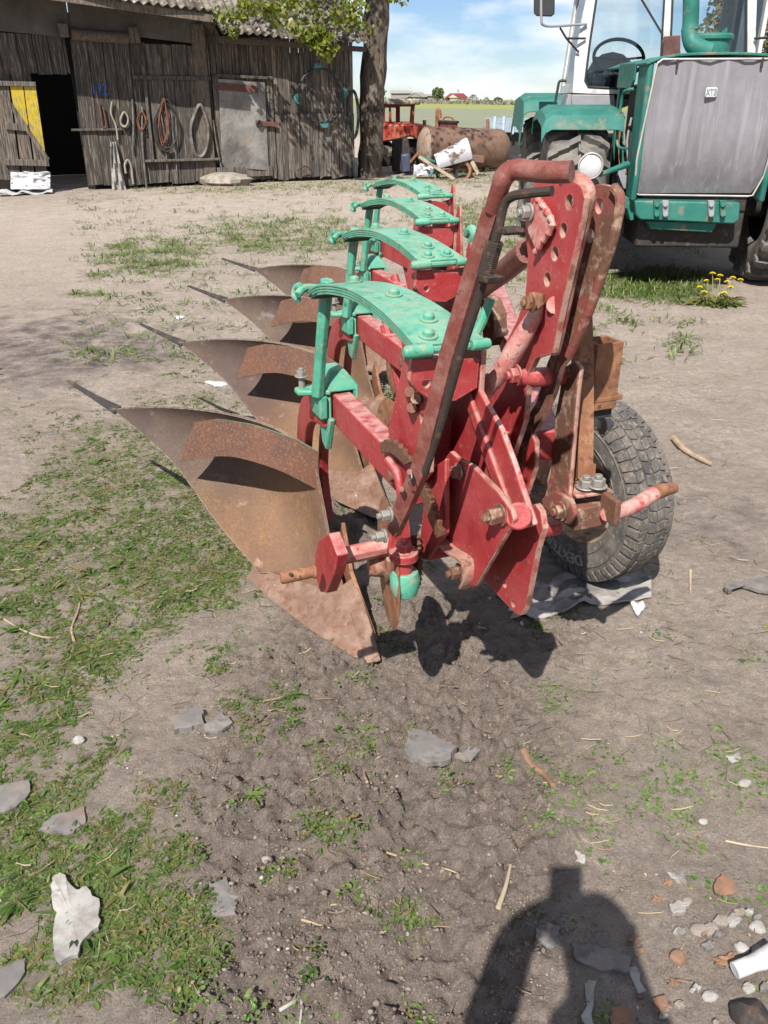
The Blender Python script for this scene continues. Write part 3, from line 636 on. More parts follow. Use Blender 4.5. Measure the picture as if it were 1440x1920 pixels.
# --- skimmer discs
def disc(c, nrm, r, name='disc_coulter'):
    mb = MB().lathe(c, nrm, [(.0, .002), (.003, r*.5), (.004, r*.93), (0, r), (-.004, r*.93), (-.003, r*.5), (0, .002)], 48); return mb.build(name, M['rust'], plough, 0, smooth=30)
def hub(c, nrm, m_=None):
    MB().lathe(c, nrm, [(-.05, .0), (-.05, .03), (-.015, .035), (-.01, .05), (.02, .05), (.03, .03), (.05, .028), (.05, 0)], 20).build('disc_hub', m_ or M['rustred'], plough, .002)
dy = PB*math.cos(R(-13))+PA*math.sin(R(-13))
c1 = pb(728, 1055, -.07); disc(c1, dy, .168); hub(c1, dy)
for k in (1, 2, 3):
    c = pb(735, 832, .365)+STEP*(k-1); disc(c, PB, .172); hub(c+PB*.02, PB)
    MB().tube(curve([c+PB*.03, c+PB*.05+PZ*.12, c+PB*.03+PZ*.30+PA*.05, c+PB*.02+PZ*.42+PA*.12], 10), .02, 10).build('disc_arm', M['red'], plough, .001)
# --- main diagonal beam
m0 = pl(-.36, .045, .83)+PB*.02
MB().bar(m0+STEP*.05, m0+STEP*3.35, .10, .12).build('main_beam', M['red'], plough, .006)
MB().bar(m0+PB*.26-PZ*.03, m0+STEP*2.9+PB*.26, .07, .08).build('side_beam', M['red'], plough, .006)
# --- headstock: two holed plates
def rounded(pts, r=.02):
    return pts
def tower(b, pts, holes, mats, th=.014):
    mb = MB().prism(PBs(pts, b), PB*th, holes=[ring(pb(x, y, b), PB, .0125, 14, 1.15) for x, y in holes], side=1)
    return mb.build('headstock_plate', mats, plough, .005, seg=3)
t1 = [(1003, 335), (1040, 331), (1070, 336), (1090, 350), (1096, 372), (1090, 410), (1072, 490), (1052, 580), (1036, 662), (1004, 672), (990, 700), (987, 740), (982, 790), (962, 850), (944, 900), (905, 880), (890, 820), (888, 765), (915, 715), (945, 650), (970, 600), (985, 555), (990, 480), (984, 430)]
B1, B2 = .215, .285
tower(B1, t1, [(1067, 379), (1056, 432), (1040, 476), (1026, 524)], [M['red'], M['worn']])
t2 = [(1092, 372), (1100, 352), (1122, 345), (1146, 350), (1160, 370), (1152, 440), (1132, 500), (1110, 560), (1090, 620), (1064, 672), (1050, 690), (1038, 735), (1022, 775), (990, 830), (978, 880), (968, 930), (946, 912), (958, 850), (975, 800), (1004, 758), (1016, 720), (1026, 680), (1044, 640), (1060, 590), (1078, 530), (1092, 470), (1096, 420)]
tower(B2, t2, [(1123, 387), (1106, 442), (1048, 600)], [M['rustred'], M['worn']])
# rolled edge round the first plate
edge = curve([pb(1058, 335, B1+.01), pb(1085, 340, B1+.02), pb(1101, 362, B1+.02), pb(1093, 410, B1+.02), pb(1072, 495, B1+.02), pb(1054, 585, B1+.02), pb(1036, 660, B1+.02)], 24)
MB().tube(edge, .0165, 12).build('plate_rim', M['worn'], plough, .001)
edge = curve([pb(1150, 352, B2), pb(1163, 375, B2), pb(1152, 440, B2), pb(1132, 505, B2), pb(1100, 595, B2), pb(1066, 668, B2)], 20)
MB().tube(edge, .010, 10).build('plate_rim', M['rustred'], plough, .001)
# welded doubler and bolts
MB().prism(PBs([(980, 400), (1008, 372), (1024, 395), (1034, 420), (1020, 450), (1004, 472), (990, 440)], B1-.014), PB*.013, side=0).build('doubler_plate', [M['pink']], plough, .004)
w_ = curve(PBs([(1008, 372), (1024, 395), (1036, 422), (1020, 450), (1004, 472)], B1-.012), 26)
MB().tube(w_, [.006+.002*math.sin(i*2.2) for i in range(len(w_))], 8).build('weld_bead', M['pink'], plough, 0)
mb = MB(); mb.bolt(pb(993, 398, B1-.016), -PB, .0125, .016); mb.each('plate_bolt', M['zinc'], plough, .0015)
mb = MB(); mb.tube([pb(1000, 566, B1-.03), pb(1000, 566, B1+.09)], .013, 12); mb.bolt(pb(998, 567, B1-.046), -PB, .0135, .014); mb.mark(); mb.tube([pb(1003, 565, B1-.044), pb(1008, 563, B1-.012)], .019, 6); mb.each('plate_bolt', M['rust'], plough, .0015)
# cross tubes between the plates
MB().tube([pb(1040, 572, B1), pb(1060, 570, B2)], .018, 14).build('spacer_tube', M['pink'], plough, .001)
MB().tube([pb(962, 705, B1-.02), pb(1000, 708, B1+.02), pb(1080, 702, B2+.10)], .022, 16).build('spacer_tube', M['red'], plough, .002)
MB().bolt(pb(970, 703, B1-.035), -PB, .016, .016).build('spacer_bolt', M['red'], plough, .0015)
# brace tubes
MB().tube([pb(990, 470, B1+.02), pb(950, 505, .36), pb(912, 535, .50), pb(868, 572, .62)], [.027, .029, .029, .028], 18).build('rear_brace_tube', M['darkred'], plough, .001)
q0 = pb(1004, 590, B1-.012); q1 = pb(945, 690, .165); q2 = pb(885, 758, .14); q3 = pb(820, 845, .11)
MB().tube([pb(1010, 560, B1-.012), q0, q0.lerp(q1, .3), q1, q2, q3, pb(790, 905, .10)], [.012, .017, .021, .0225, .0225, .0225, .02], 18, flat=1).build('front_brace_tube', M['pink'], plough, .001)
# A-frame strut down to the lower plates
sb = .085
mb = MB().prism(PBs([(862, 664), (884, 705), (912, 760), (938, 805), (962, 870), (985, 940), (1000, 985), (985, 990), (968, 968), (930, 925), (885, 872), (862, 840), (850, 780), (846, 720)], sb), PB*.014, side=1)
mb.prism([pb(868, 720, sb), pb(880, 720, sb), pb(962, 945, sb), pb(940, 930, sb)], -PB*.012)
mb.tube([pb(972, 968, sb-.028), pb(972, 968, sb+.03)], .028, 18)
mb.build('headstock_strut', [M['red'], M['pink']], plough, .004)
# lower side plates
mb = MB().prism(PBs([(843, 846), (861, 862), (884, 873), (932, 921), (958, 957), (962, 975), (955, 990), (892, 1098), (882, 1103), (870, 1092), (868, 1058), (850, 1038), (826, 1020), (808, 962), (792, 905), (800, 885), (826, 870)], .04), PB*.014, holes=[ring(pb(868, 886, .04), PB, .008)], side=1)
mb.build('side_plate', [M['red'], M['worn']], plough, .004)
mb = MB().prism(PBs([(985, 952), (1003, 945), (1013, 960), (1018, 992), (1006, 1030), (985, 1140), (976, 1154), (966, 1150), (905, 1086), (900, 1060), (940, 990), (955, 960)], .13), PB*.014, holes=[ring(pb(946, 1096, .13), PB, .0085), ring(pb(962, 1133, .13), PB, .0085), ring(pb(932, 1086, .13), PB, .0085)], side=1)
mb.build('side_plate', [M['red'], M['worn']], plough, .004)
mb = MB(); mb.bolt(pb(861, 884, .038), -PB, .0135, .014); mb.bolt(pb(940, 965, .038), -PB, .0165, .026); mb.bolt(pb(862, 1072, .03), -PB, .014, .02); mb.tube([pb(862, 1072, .03), pb(862, 1072, .14)], .012, 10)
mb.each('side_plate_bolt', M['rustred'], plough, .0015)
# lower rim: bent strap under the side plate
st = curve([pb(830, 1005, .035), pb(845, 1025, .03), pb(862, 1036, .028), pb(880, 1050, .03), pb(884, 1085, .035), pb(876, 1104, .04)], 14)
MB().sheet([[p-PB*.02, p+PB*.012] for p in st], .009).build('bent_strap', M['worn'], plough, .002)
# second lower plate behind the lever
MB().prism(PBs([(800, 885), (835, 860), (835, 1000), (800, 1050), (783, 1048)], .005), PB*.012).build('rear_plate', M['red'], plough, .003)
# --- toothed quadrants
def quadrant(c, b, r0, r1, a0, a1, n, name):
    pts = []; cc = pb(*c, b)
    for i in range(n*2+1):
        a = a0+(a1-a0)*i/(n*2); r = r1+(.006 if i % 2 else -.004); pts.append(cc+PA*math.cos(a)*r+PZ*math.sin(a)*r)
    for i in range(n, -1, -1):
        a = a0+(a1-a0)*i/n; pts.append(cc+PA*math.cos(a)*r0+PZ*math.sin(a)*r0)
    MB().prism(pts, PB*.012).build(name, M['rustred'], plough, .001)
quadrant((748, 965), .0, .145, .20, R(95), R(52), 9, 'toothed_quadrant')
quadrant((735, 1010), -.02, .12, .165, R(150), R(200), 9, 'toothed_quadrant')
def toothed(top, bottom, n, dep, b, m_):
    e = []
    for i in range(n*2+1):
        t = i/(n*2)*(len(top)-1); k = min(int(t), len(top)-2); u = t-k; x = top[k][0]+(top[k+1][0]-top[k][0])*u; y = top[k][1]+(top[k+1][1]-top[k][1])*u
        dx = top[k+1][0]-top[k][0]; dy = top[k+1][1]-top[k][1]; l_ = math.hypot(dx, dy); s_ = dep*(1 if i % 2 else -1); e.append((x+dy/l_*s_, y-dx/l_*s_))
    return MB().prism(PBs(e+bottom, b), PB*.012).build('toothed_bar', m_, plough, .001)
toothed([(711, 832), (722, 825), (736, 826), (752, 840), (769, 866)], [(758, 872), (744, 858), (730, 848), (714, 850)], 7, 2.2, -.05, M['trash'])
MB().tube(curve(PBs([(727, 862), (745, 890), (752, 940), (745, 985)], -.045), 12), .011, 8).build('quadrant_link', M['red'], plough, .002)
toothed([(789, 906), (798, 915), (808, 940), (816, 970), (829, 1004)], [(819, 1010), (804, 978), (793, 945), (783, 915)], 8, 2.2, -.03, M['trash'])
# --- hand lever: red flat bar bent over at the top into a round grip
lb = -.115
lev = [pb(736, 995, lb-.02), pb(762, 940, lb-.01), pb(788, 880, lb), pb(806, 808, lb+.005), pb(842, 666, lb+.02), pb(895, 490, lb+.035), pb(925, 395, lb+.04), pb(940, 345, lb+.04)]
mb = MB()
def flatbar(mb, path, w_, t_, wdir):
    rows = []
    for i, p in enumerate(path):
        t = (path[min(i+1, len(path)-1)]-path[max(i-1, 0)]).normalized(); x = (V(wdir)-t*V(wdir).dot(t)).normalized(); y = t.cross(x)
        k = w_[i] if isinstance(w_, list) else w_
        rows.append([p-x*k/2-y*t_/2, p+x*k/2-y*t_/2, p+x*k/2+y*t_/2, p-x*k/2+y*t_/2])
    n = len(rows); s0 = len(mb.v); mb.add([p for r_ in rows for p in r_], [(i*4+k, i*4+(k+1) % 4, i*4+4+(k+1) % 4, i*4+4+k) for i in range(n-1) for k in range(4)]+[(0, 3, 2, 1), tuple((n-1)*4+k for k in range(4))])
gr = curve([lev[-2], lev[-1], pb(948, 328, lb+.045), pb(966, 318, lb+.055), pb(1000, 321, lb+.07), pb(1040, 323, lb+.085), pb(1072, 322, lb+.10)], 30)
flatbar(mb, lev[:-1], [.036, .036, .034, .033, .031, .030, .029], .019, PA+PB*-.35)
mb.tube(gr, [.0145]*6+[.0155]*(len(gr)-6), 14)
mb.build('hand_lever', M['darkred'], plough, .003)
rod = curve([pb(797, 885, lb), pb(823, 808, lb+.01), pb(864, 666, lb+.02), pb(902, 545, lb+.03), pb(932, 440, lb+.04), pb(944, 388, lb+.045), pb(957, 370, lb+.05), pb(985, 363, lb+.06), pb(1035, 358, lb+.08)], 40)
MB().tube(rod, .0075, 10).build('release_rod', M['blackbar'], plough, 0)
mb = MB(); s0 = pb(909, 520, lb+.012); s1 = pb(928, 452, lb+.022); n_ = 16*9; pts = []
ax = (s1-s0).normalized(); x = ax.orthogonal().normalized(); y = ax.cross(x); off = (pb(909, 520, lb+.03)-s0)
for i in range(n_+1):
    a = 2*math.pi*i/9; pts.append(s0+off+(s1-s0)*(i/n_)+(x*math.cos(a)+y*math.sin(a))*.012)
mb.tube(pts, .0026, 6); mb.build('coil_spring', M['blackbar'], plough, 0)
mb = MB().mark(); mb.prism(PBs([(935, 425), (950, 428), (952, 438), (944, 442), (925, 436)], lb+.02), PB*.03); mb.mark(); mb.prism(PBs([(898, 515), (915, 520), (912, 533), (895, 528)], lb+.015), PB*.03)
mb.each('rod_guide', M['blackbar'], plough, .002)
mb = MB(); mb.bolt(pb(733, 964, lb-.045), -PB, .011, .018); mb.bolt(pb(722, 1004, lb-.05), -PB, .011, .018); mb.each('lever_bolt', M['zinc'], plough, .001)
mb = MB().mark(); mb.tube([pb(753, 918, lb-.02), pb(753, 918, lb-.034)], .006, 10); mb.mark(); mb.tube([pb(768, 885, lb-.02), pb(768, 885, lb-.032)], .006, 10); mb.each('lever_rivet', M['darkred'], plough, .001)
wp = curve([pb(770, 882, lb-.03), pb(772, 895, lb-.035), pb(766, 905, lb-.03), pb(772, 912, lb-.02)], 12); MB().tube(wp, .0016, 6).build('tie_wire', M['zinc'], plough, 0)
# --- cross shaft with crank plate, left pin, hub
SZ = .585
p_l = gz(640, 1040, SZ); p_r = gz(745, 1022, SZ)
mb = MB().mark().tube([gz(636, 1042, SZ+.008), gz(752, 1018, SZ+.008)], .021, 6); mb.mark(); mb.tube([gz(636, 1052, SZ-.012), gz(752, 1030, SZ-.012)], .011, 10)
mb.each('cross_shaft', M['pink'], plough, .003)
MB().tube([pl(-.345, .02, SZ-.02), pl(-.335, .40, SZ-.03)], .026, 18).build('cross_shaft', M['red'], plough, .002)
cr = [gz(602, 1012, SZ+.02), gz(618, 1004, SZ+.02), gz(634, 1042, SZ), gz(630, 1072, SZ-.03), gz(612, 1108, SZ-.05), gz(598, 1110, SZ-.05), gz(594, 1080, SZ-.02), gz(592, 1040, SZ+.0)]
c0 = gz(614, 1055, SZ-.01)
def bpl(q, b): return [pb(x, y, b) for x, y in q]
mb = MB().prism(bpl([(597, 1012), (616, 1000), (632, 1042), (626, 1075), (612, 1112), (600, 1110), (592, 1082), (590, 1040)], pl(0, 0, 0).dot(PB)*0+(c0-T0).dot(PB)-.012), PB*.028)
mb.build('crank_plate', M['red'], plough, .003)
mb = MB().tube([gz(526, 1084, SZ), gz(530, 1083.5, SZ), gz(588, 1071, SZ)], [.0125, .0145, .0145], 18); mb.tube([gz(586, 1071, SZ), gz(592, 1070, SZ)], .018, 18)
mb.build('hitch_pin', M['rust'], plough, .002)
mb = MB(); hc = gz(545, 1077, SZ+.014); mb.tube([hc-PZ*.001, hc+PZ*.0022], .0045, 10); mb.build('pin_hole', M['gap'], plough, 0)
hb = pb(757, 1036, -.085)
mb = MB().tube([hb-PZ*.015, hb+PZ*.005], .034, 20); mb.tube([hb-PZ*.05, hb-PZ*.015], .022, 16); mb.bolt(hb+PZ*.004, PZ, .0165, .018)
mb.prism([hb+PA*.03-PB*.03, hb+PA*.03+PB*.03, hb+PA*.035+PB*.02+PZ*.10, hb+PA*.035-PB*.012+PZ*.10], -PA*.01)
mb.build('pivot_hub', M['red'], plough, .003)
gb = hb-PZ*.075+PB*.004
MB().lathe(gb-PZ*.035, PZ, [(-.012, .0), (-.010, .016), (.0, .029), (.02, .035), (.045, .036), (.06, .030), (.065, 0)], 20).build('pivot_cap', M['green'], plough, .001)
MB().tube([hb-PZ*.02+PA*.02, c1+PZ*.05, c1], .017, 10).build('disc_arm', M['rustred'], plough, .001)
# --- right end of the shaft: block, clamp, upright, rod
kb = pb(1095, 962, .40)
ax_r = (pl(-.33, .48, SZ)-pl(-.33, .30, SZ)).normalized()
mb = MB().box(pb(1098, 962, .40), PB*.047, PA*.028, PZ*.03); mb.box(pb(1132, 956, .41)+PB*.018, PB*.008, PA*.032, PZ*.034)
mb.build('shaft_block', M['rustred'], plough, .004)
mb = MB().box(pb(1102, 918, .405), PB*.05-PA*.005, PA*.033, PZ*.004); mb.build('clamp_plate', M['worn'], plough, .002)
mb = MB(); mb.bolt(pb(1098, 914, .395), PZ, .0165, .018); mb.bolt(pb(1120, 912, .415), PZ, .0165, .018); mb.each('clamp_bolt', M['zinc'], plough, .0015)
rp_ = curve([pb(1135, 965, .42), pb(1165, 958, .48), pb(1195, 945, .54), pb(1225, 926, .60), pb(1245, 919, .65), pb(1266, 914, .69)], 18)
mb = MB().tube(rp_, [.017]+[.0195]*(len(rp_)-5)+[.018, .016, .0155, .014], 16, mi=0); ob = mb.build('hitch_arm', [M['pink'], M['rust']], plough, .002)
for p in ob.data.polygons:
    if sum(((ob.data.vertices[i].co+root_loc(plough)-T0).dot(PB) for i in p.vertices))/len(p.vertices) > .60: p.material_index = 1
# link from the block up to the cross tube
MB().prism(PBs([(1048, 735), (1054, 690), (1076, 676), (1087, 690), (1081, 740), (1072, 850), (1066, 930), (1070, 960), (1052, 978), (1034, 960), (1018, 935), (1030, 895), (1037, 830), (1040, 780)], .335), PB*.014, side=1).build('headstock_link', [M['rustred'], M['worn']], plough, .005)
MB().prism(PBs([(1015, 935), (1040, 920), (1068, 935), (1078, 965), (1064, 985), (1040, 975), (1016, 950)], .322), PB*.014, side=1).build('link_foot', [M['rustred']], plough, .005)
MB().bolt(pb(1052, 958, .318), -PB, .017, .014).build('link_bolt', M['rustred'], plough, .0015)
MB().prism(PBs([(984, 845), (996, 812), (1004, 830), (1002, 880), (986, 930), (968, 920), (978, 880)], .25), PB*.014, side=1).build('link_foot', [M['red'], M['worn']], plough, .004)
MB().tube([pb(945, 820, B1+.02), pb(945, 820, B1-.02)], .018, 6).build('link_bolt', M['red'], plough, .0015)
# rusty channel standing on the clamp
mb = MB(); c_ = [(1085, 895), (1086, 760), (1090, 660), (1096, 590)]
up0 = pb(1093, 890, .43); up1 = pb(1093, 660, .43); up2 = pb(1098, 590, .425)
mb.sheet([[pb(1072, 892, .42), pb(1088, 897, .405), pb(1112, 893, .43)], [pb(1074, 780, .42), pb(1090, 785, .405), pb(1113, 783, .43)], [pb(1077, 660, .42), pb(1092, 665, .405), pb(1111, 662, .43)], [pb(1090, 590, .42), pb(1098, 594, .41), pb(1105, 592, .43)]], .008)
mb.sheet([[pb(1070, 905, .40), pb(1116, 895, .42)], [pb(1072, 868, .415), pb(1118, 870, .43)]], .008)
mb.build('upright_channel', M['rust'], plough, .003)
# open box section and ledge beside the wheel
q = .50
mb = MB(); bx = pb(1122, 700, q)
for s_ in (-1, 1):
    mb.box(bx+PB*s_*.034, PB*.004, PA*.03, PZ*.085); mb.box(bx+PA*s_*.032, PB*.038, PA*.004, PZ*.085)
mb.build('box_section', M['rust'], plough, .002)
MB().box(pb(1118, 742, .5), PB*.055, PA*.035, PZ*.006).build('ledge_plate', M['rust'], plough, .002)
MB().box(pb(1110, 765, .5), PB*.04, PA*.03, PZ*.02).build('ledge_block', M['dark'], plough, .002)
mb = MB().tube([pb(1108, 790, .52), pb(1133, 800, .58)], .011, 12); mb.bolt(pb(1128, 798, .56), PB, .017, .02); mb.build('wheel_bolt', M['zinc'], plough, .0015)
# dark inner framework behind the plates
mb = MB().mark(); mb.bar(pl(-.15, .30, .80), pl(.10, .62, .50), .07, .10); mb.mark(); mb.bar(pl(-.22, .2, .62), pl(.5, .35, .78), .08, .10); mb.mark(); mb.bar(pl(-.05, .40, .45), pl(.05, .80, .38), .06, .06); mb.mark(); mb.bar(pl(-.1, .45, .5), pl(-.1, .45, .95), .06, .08)
mb.each('frame_bar', M['rustred'], plough, .004)
MB().tube([pb(880, 650, .45), pb(905, 600, .5), pb(920, 560, .52)], .016, 10).build('depth_crank', M['green'], plough, .001)
q = .60; cq = pb(906, 605, q)
MB().prism([pb(x, y, q) for x, y in ((900, 552), (914, 560), (926, 590), (926, 625), (914, 650), (906, 640), (902, 600))], PB*.05).build('land_roller', M['rustred'], plough, .003)
MB().tube(curve([pb(876, 440, .9), pb(884, 430, .9), pb(890, 440, .9), pb(884, 455, .9)], 10), .02, 8).build('crank_handle', M['green'], plough, .001)
# --- depth wheel
WC = pl(.208, .917, .335); WR = .318; wx = (PB*math.cos(R(5.2))+PA*math.sin(R(5.2))).normalized(); wy = wx.cross(PZ).normalized(); KW = .80; KR = .9225
prof = [(-.075, .195), (-.10, .205), (-.108, .24), (-.104, .29), (-.092, .322), (-.080, .333), (-.05, .340), (0, .344), (.05, .340), (.080, .333), (.092, .322), (.104, .29), (.108, .24), (.10, .205), (.075, .195)]
wheel = MB().lathe(WC, wx, [(o*KW, r*KR) for o, r in prof], 72).build('tyre', M['rubber'], plough, 0, smooth=50)
wheel.name = 'wheel'; wheel.data.name = 'wheel'
mb = MB()
def tw(ang, off, r): return WC+wx*off*KW+(wy*math.cos(ang)+PZ*math.sin(ang))*r*KR
nb = 50
for k in range(nb):
    a0 = 2*math.pi*k/nb; da = 2*math.pi/nb*.88
    for (o0, o1, sk, ro) in ((-.086, -.052, .5, .004), (-.046, -.010, -.7, 0), (-.005, .030, .7, 0), (.035, .056, -.5, .001), (.060, .086, .5, .004)):
        r_in = .330; r_out = .3495-abs((o0+o1)/2)**2*.9
        aa = a0+(.5 if abs(o0) < .05 and k % 1 == 0 else 0)*2*math.pi/nb+random.uniform(-.004, .004)
        c = [tw(aa+sk*(o0-(o0+o1)/2)*1.1, o0, r_out), tw(aa+sk*(o1-(o0+o1)/2)*1.1, o1, r_out), tw(aa+da+sk*(o1-(o0+o1)/2)*1.1, o1, r_out), tw(aa+da+sk*(o0-(o0+o1)/2)*1.1, o0, r_out)]
        d = [WC+(p-WC)*.955 for p in c]
        d = [p-(p-WC)*.0 for p in d]
        ce = sum(c, V())/4; ins = (WC+wx*((o0+o1)/2)-ce).normalized()*.02
        mb.add(c+[p+ins for p in c], [(0, 1, 2, 3), (0, 4, 5, 1), (1, 5, 6, 2), (2, 6, 7, 3), (3, 7, 4, 0)])
    a1 = a0; c = [tw(a1, -.085, .338), tw(a1+da*.8, -.085, .338), tw(a1+da*.8+.02, -.1055, .300), tw(a1+.02, -.1055, .300)]
    o_ = -wx*.004; mb.add([p+o_ for p in c]+[p-o_*2 for p in c], [(0, 1, 2, 3), (0, 4, 5, 1), (1, 5, 6, 2), (2, 6, 7, 3), (3, 7, 4, 0)])
mb.build('tread', M['rubber'], wheel, .0015, smooth=30, seg=1)
mb = MB()
for r_ in (.232, .285): mb.mark(); mb.lathe(WC, wx, [(o*KW, q*KR) for o, q in ((-.1085 if r_ < .25 else -.1065, r_-.003), (-.112 if r_ < .25 else -.110, r_), (-.1085 if r_ < .25 else -.1055, r_+.003))], 72)
mb.each('sidewall_ring', M['rubber'], wheel, 0)
MB().lathe(WC, wx, [(-.062, .190), (-.068, .180), (-.056, .173), (-.016, .157), (.016, .152), (.024, .11), (.024, .03), (.024, .0)], 48).build('rim', M['rim'], wheel, 0)
MB().lathe(WC, wx, [(-.09, 0), (-.09, .04), (-.02, .05), (.03, .075)], 24).build('hub', M['rust'], wheel, .002)
MB().tube([WC, WC-wx*.25, pl(-.05, .46, .45)], .03, 12).build('wheel_axle', M['rust'], plough, .002)
# raised tyre lettering
def text_mesh(s, size, ext):
    cu = bpy.data.curves.new('t', 'FONT'); cu.body = s; cu.size = size; cu.extrude = ext; cu.align_x = 'CENTER'; cu.align_y = 'CENTER'
    ob = bpy.data.objects.new('t', cu); COL.objects.link(ob); dg = bpy.context.evaluated_depsgraph_get(); me = bpy.data.meshes.new_from_object(ob.evaluated_get(dg))
    v = [V(x.co) for x in me.vertices]; f = [tuple(p.vertices) for p in me.polygons]; bpy.data.objects.remove(ob); bpy.data.curves.remove(cu); bpy.data.meshes.remove(me); return v, f
mb = MB(); v, f = text_mesh('DEXTER', .055, .002)
a_mid = R(-92); rr = .238
out = []
for p in v:
    ang = a_mid-p.x/rr; r_ = rr+p.y; out.append(WC+wx*(-.0868-p.z*1.3)+(wy*math.cos(ang)+PZ*math.sin(ang))*r_)
mb.add(out, f); mb.build('tyre_lettering', M['letter'], wheel, 0, smooth=0)
# ------------------------------------------------------------------ the barn
BA = V((-7.42, 16.86, 0)); BE = V((-.70, 20.24, 0)); BD = (BE-BA).normalized(); BN = V((BD.y, -BD.x, 0))     # along the front, and out of it
def pw(px, py, off=0.0): return on_plane(px, py, BA+BN*off, BN)
def wl(p): return ((p-BA).dot(BD), p.z)
def wp(s_, z, off=0.0): return BA+BD*s_+BN*off+PZ*z
M['wood'] = mat('weathered_boards', (.20, .166, .136), .85, .3, attr='tone', layers=[((.055, .05, .046), 3.0, .48, .12, 8, (9, 9, .7)), ((.30, .26, .215), 5, .60, .08, 8, (12, 12, .5)), ((.055, .048, .044), 9, .64, .05, 8, (14, 14, .35))], bump=[(14, .6, .02, (6, 6, .25))], spec=.15)
M['log'] = mat('old_timber', (.20, .165, .13), .9, .25, attr='tone', layers=[((.08, .065, .05), 6, .55, .1, 8, (5, 5, 1))], bump=[(20, .5, .02)], spec=.1)
M['felt'] = mat('grey_felt_sheet', (.12, .112, .097), .9, .15, layers=[((.085, .078, .07), 2, .55, .15, 8)], bump=[(60, .3, .006)], spec=.1)
M['yellow'] = mat('yellow_painted_boards', (.44, .32, .02), .7, .2, layers=[((.52, .40, .05), 6, .55, .15, 8), ((.22, .17, .10), 9, .60, .08, 9, (8, 8, .6)), ((.20, .17, .12), 5, .58, .06, 9, (6, 6, 1.5))], bump=[(14, .5, .01, (6, 6, .25))])
M['tin'] = mat('patched_tin', (.125, .115, .105), .6, .15, .25, layers=[((.27, .255, .235), 1.6, .53, .12, 8), ((.30, .17, .08), 3.5, .63, .05, 9), ((.10, .09, .08), 9, .66, .04, 6)], bump=[(3.2, .7, .05), (9, .4, .02)])
M['eternit'] = mat('mossy_cement_roof', (.27, .25, .215), .95, .25, layers=[((.085, .065, .05), 3.2, .47, .10, 9), ((.055, .06, .03), 6, .58, .06, 9), ((.42, .40, .36), 9, .62, .06, 8)], bump=[(25, .8, .03)], spec=.1)
M['ironflat'] = mat('rusty_flat_iron', (.13, .055, .045), .8, layers=[((.07, .04, .035), 12, .55, .1, 6)])
M['blue'] = mat('blue_paint', (.03, .11, .42), .7)
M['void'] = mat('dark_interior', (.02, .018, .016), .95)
barn = thing('barn', wp(3.7, 0), 'old grey plank barn with mossy corrugated roof and an open door', 'barn')
def planks(mb, tones, x0, x1, z0, z1, off, wid=.17, th=.025, gap=.011, base=1.0, lean=0.0, jit=.03, skip=None):
    """upright boards on the barn front between s=x0..x1; z0,z1 numbers or functions of s"""
    s_ = x0
    while s_ < x1-.02:
        w_ = min(wid*random.uniform(.7, 1.5), x1-s_); c = s_+w_/2
        a = z0(c) if callable(z0) else z0; b = z1(c) if callable(z1) else z1
        if not (skip and skip(c)):
            n0 = len(mb.v); o = off+random.uniform(-.006, .006)
            l_ = lambda z: lean*(z-a)
            q = [wp(s_+gap/2+l_(a), a+random.uniform(-jit, jit), o), wp(s_+w_-gap/2+l_(a), a+random.uniform(-jit, jit), o), wp(s_+w_-gap/2+l_(b), b+random.uniform(-jit, jit)*.5, o), wp(s_+gap/2+l_(b), b+random.uniform(-jit, jit)*.5, o)]
            mb.prism(q, -BN*th); t = base*random.uniform(.5, 1.4); wm = random.uniform(-.05, .05)
            tones += [(t*(1+wm), t, t*(1-wm))]*(len(mb.v)-n0)
        s_ += w_
    return mb
def S(px, py, off=0): return wl(pw(px, py, off))[0]
def Zp(px, py, off=0): return wl(pw(px, py, off))[1]
def addtone(mb, tones, t=1.0):
    k = len(mb.v)-len(tones); tones += [(t, t, t)]*k
sL = -4.0; sO0 = S(66, 200); sO1 = S(147, 250); sPost = S(383, 250); sR = S(663, 200); sD0 = S(405, 250); sD1 = S(516, 250)
zE = Zp(600, 84)
# right half: boards, upper and lower course
mb = MB(); tn = []
zsplit = Zp(600, 216)
planks(mb, tn, sPost+.12, sD0, 0.02, zE+.1, 0, .15, base=.62)
planks(mb, tn, sD0, sD1, Zp(460, 142), zE+.1, 0, .15, base=.75)
planks(mb, tn, sD1, sR, zsplit, zE+.1, 0, .15, base=1.05)
planks(mb, tn, sD1, sR, 0.05, zsplit+.03, .028, .155, base=1.15, jit=.04)
mb.build('plank_wall', M['wood'], barn, .004, smooth=0, tones=tn, seg=1); mb = MB(); tn = []
planks(mb, tn, sL, sO0-.95, 0.05, Zp(66, 62), -.03, .24, base=.8)
planks(mb, tn, sO0-1.0, sO1+.03, Zp(100, 138), Zp(80, 64), 0, .225, base=.55, lean=-.02)
planks(mb, tn, sO0-1.0, sO0+.02, Zp(30, 160), Zp(30, 126), .0, .225, base=.85)
mb.build('plank_wall', M['wood'], barn, .004, smooth=0, tones=tn, seg=1)
mb = MB(); d_ = 4.2
for (x0, x1) in ((sPost+.1, sR),): pass
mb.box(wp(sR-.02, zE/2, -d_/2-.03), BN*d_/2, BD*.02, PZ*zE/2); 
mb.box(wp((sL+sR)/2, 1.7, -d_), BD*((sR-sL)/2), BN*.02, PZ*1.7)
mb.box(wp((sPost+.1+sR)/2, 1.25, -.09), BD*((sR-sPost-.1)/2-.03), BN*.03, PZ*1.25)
mb.box(wp((sO1+sPost)/2+.15, 1.4, -.12), BD*((sPost-sO1)/2+.1), BN*.02, PZ*1.4)
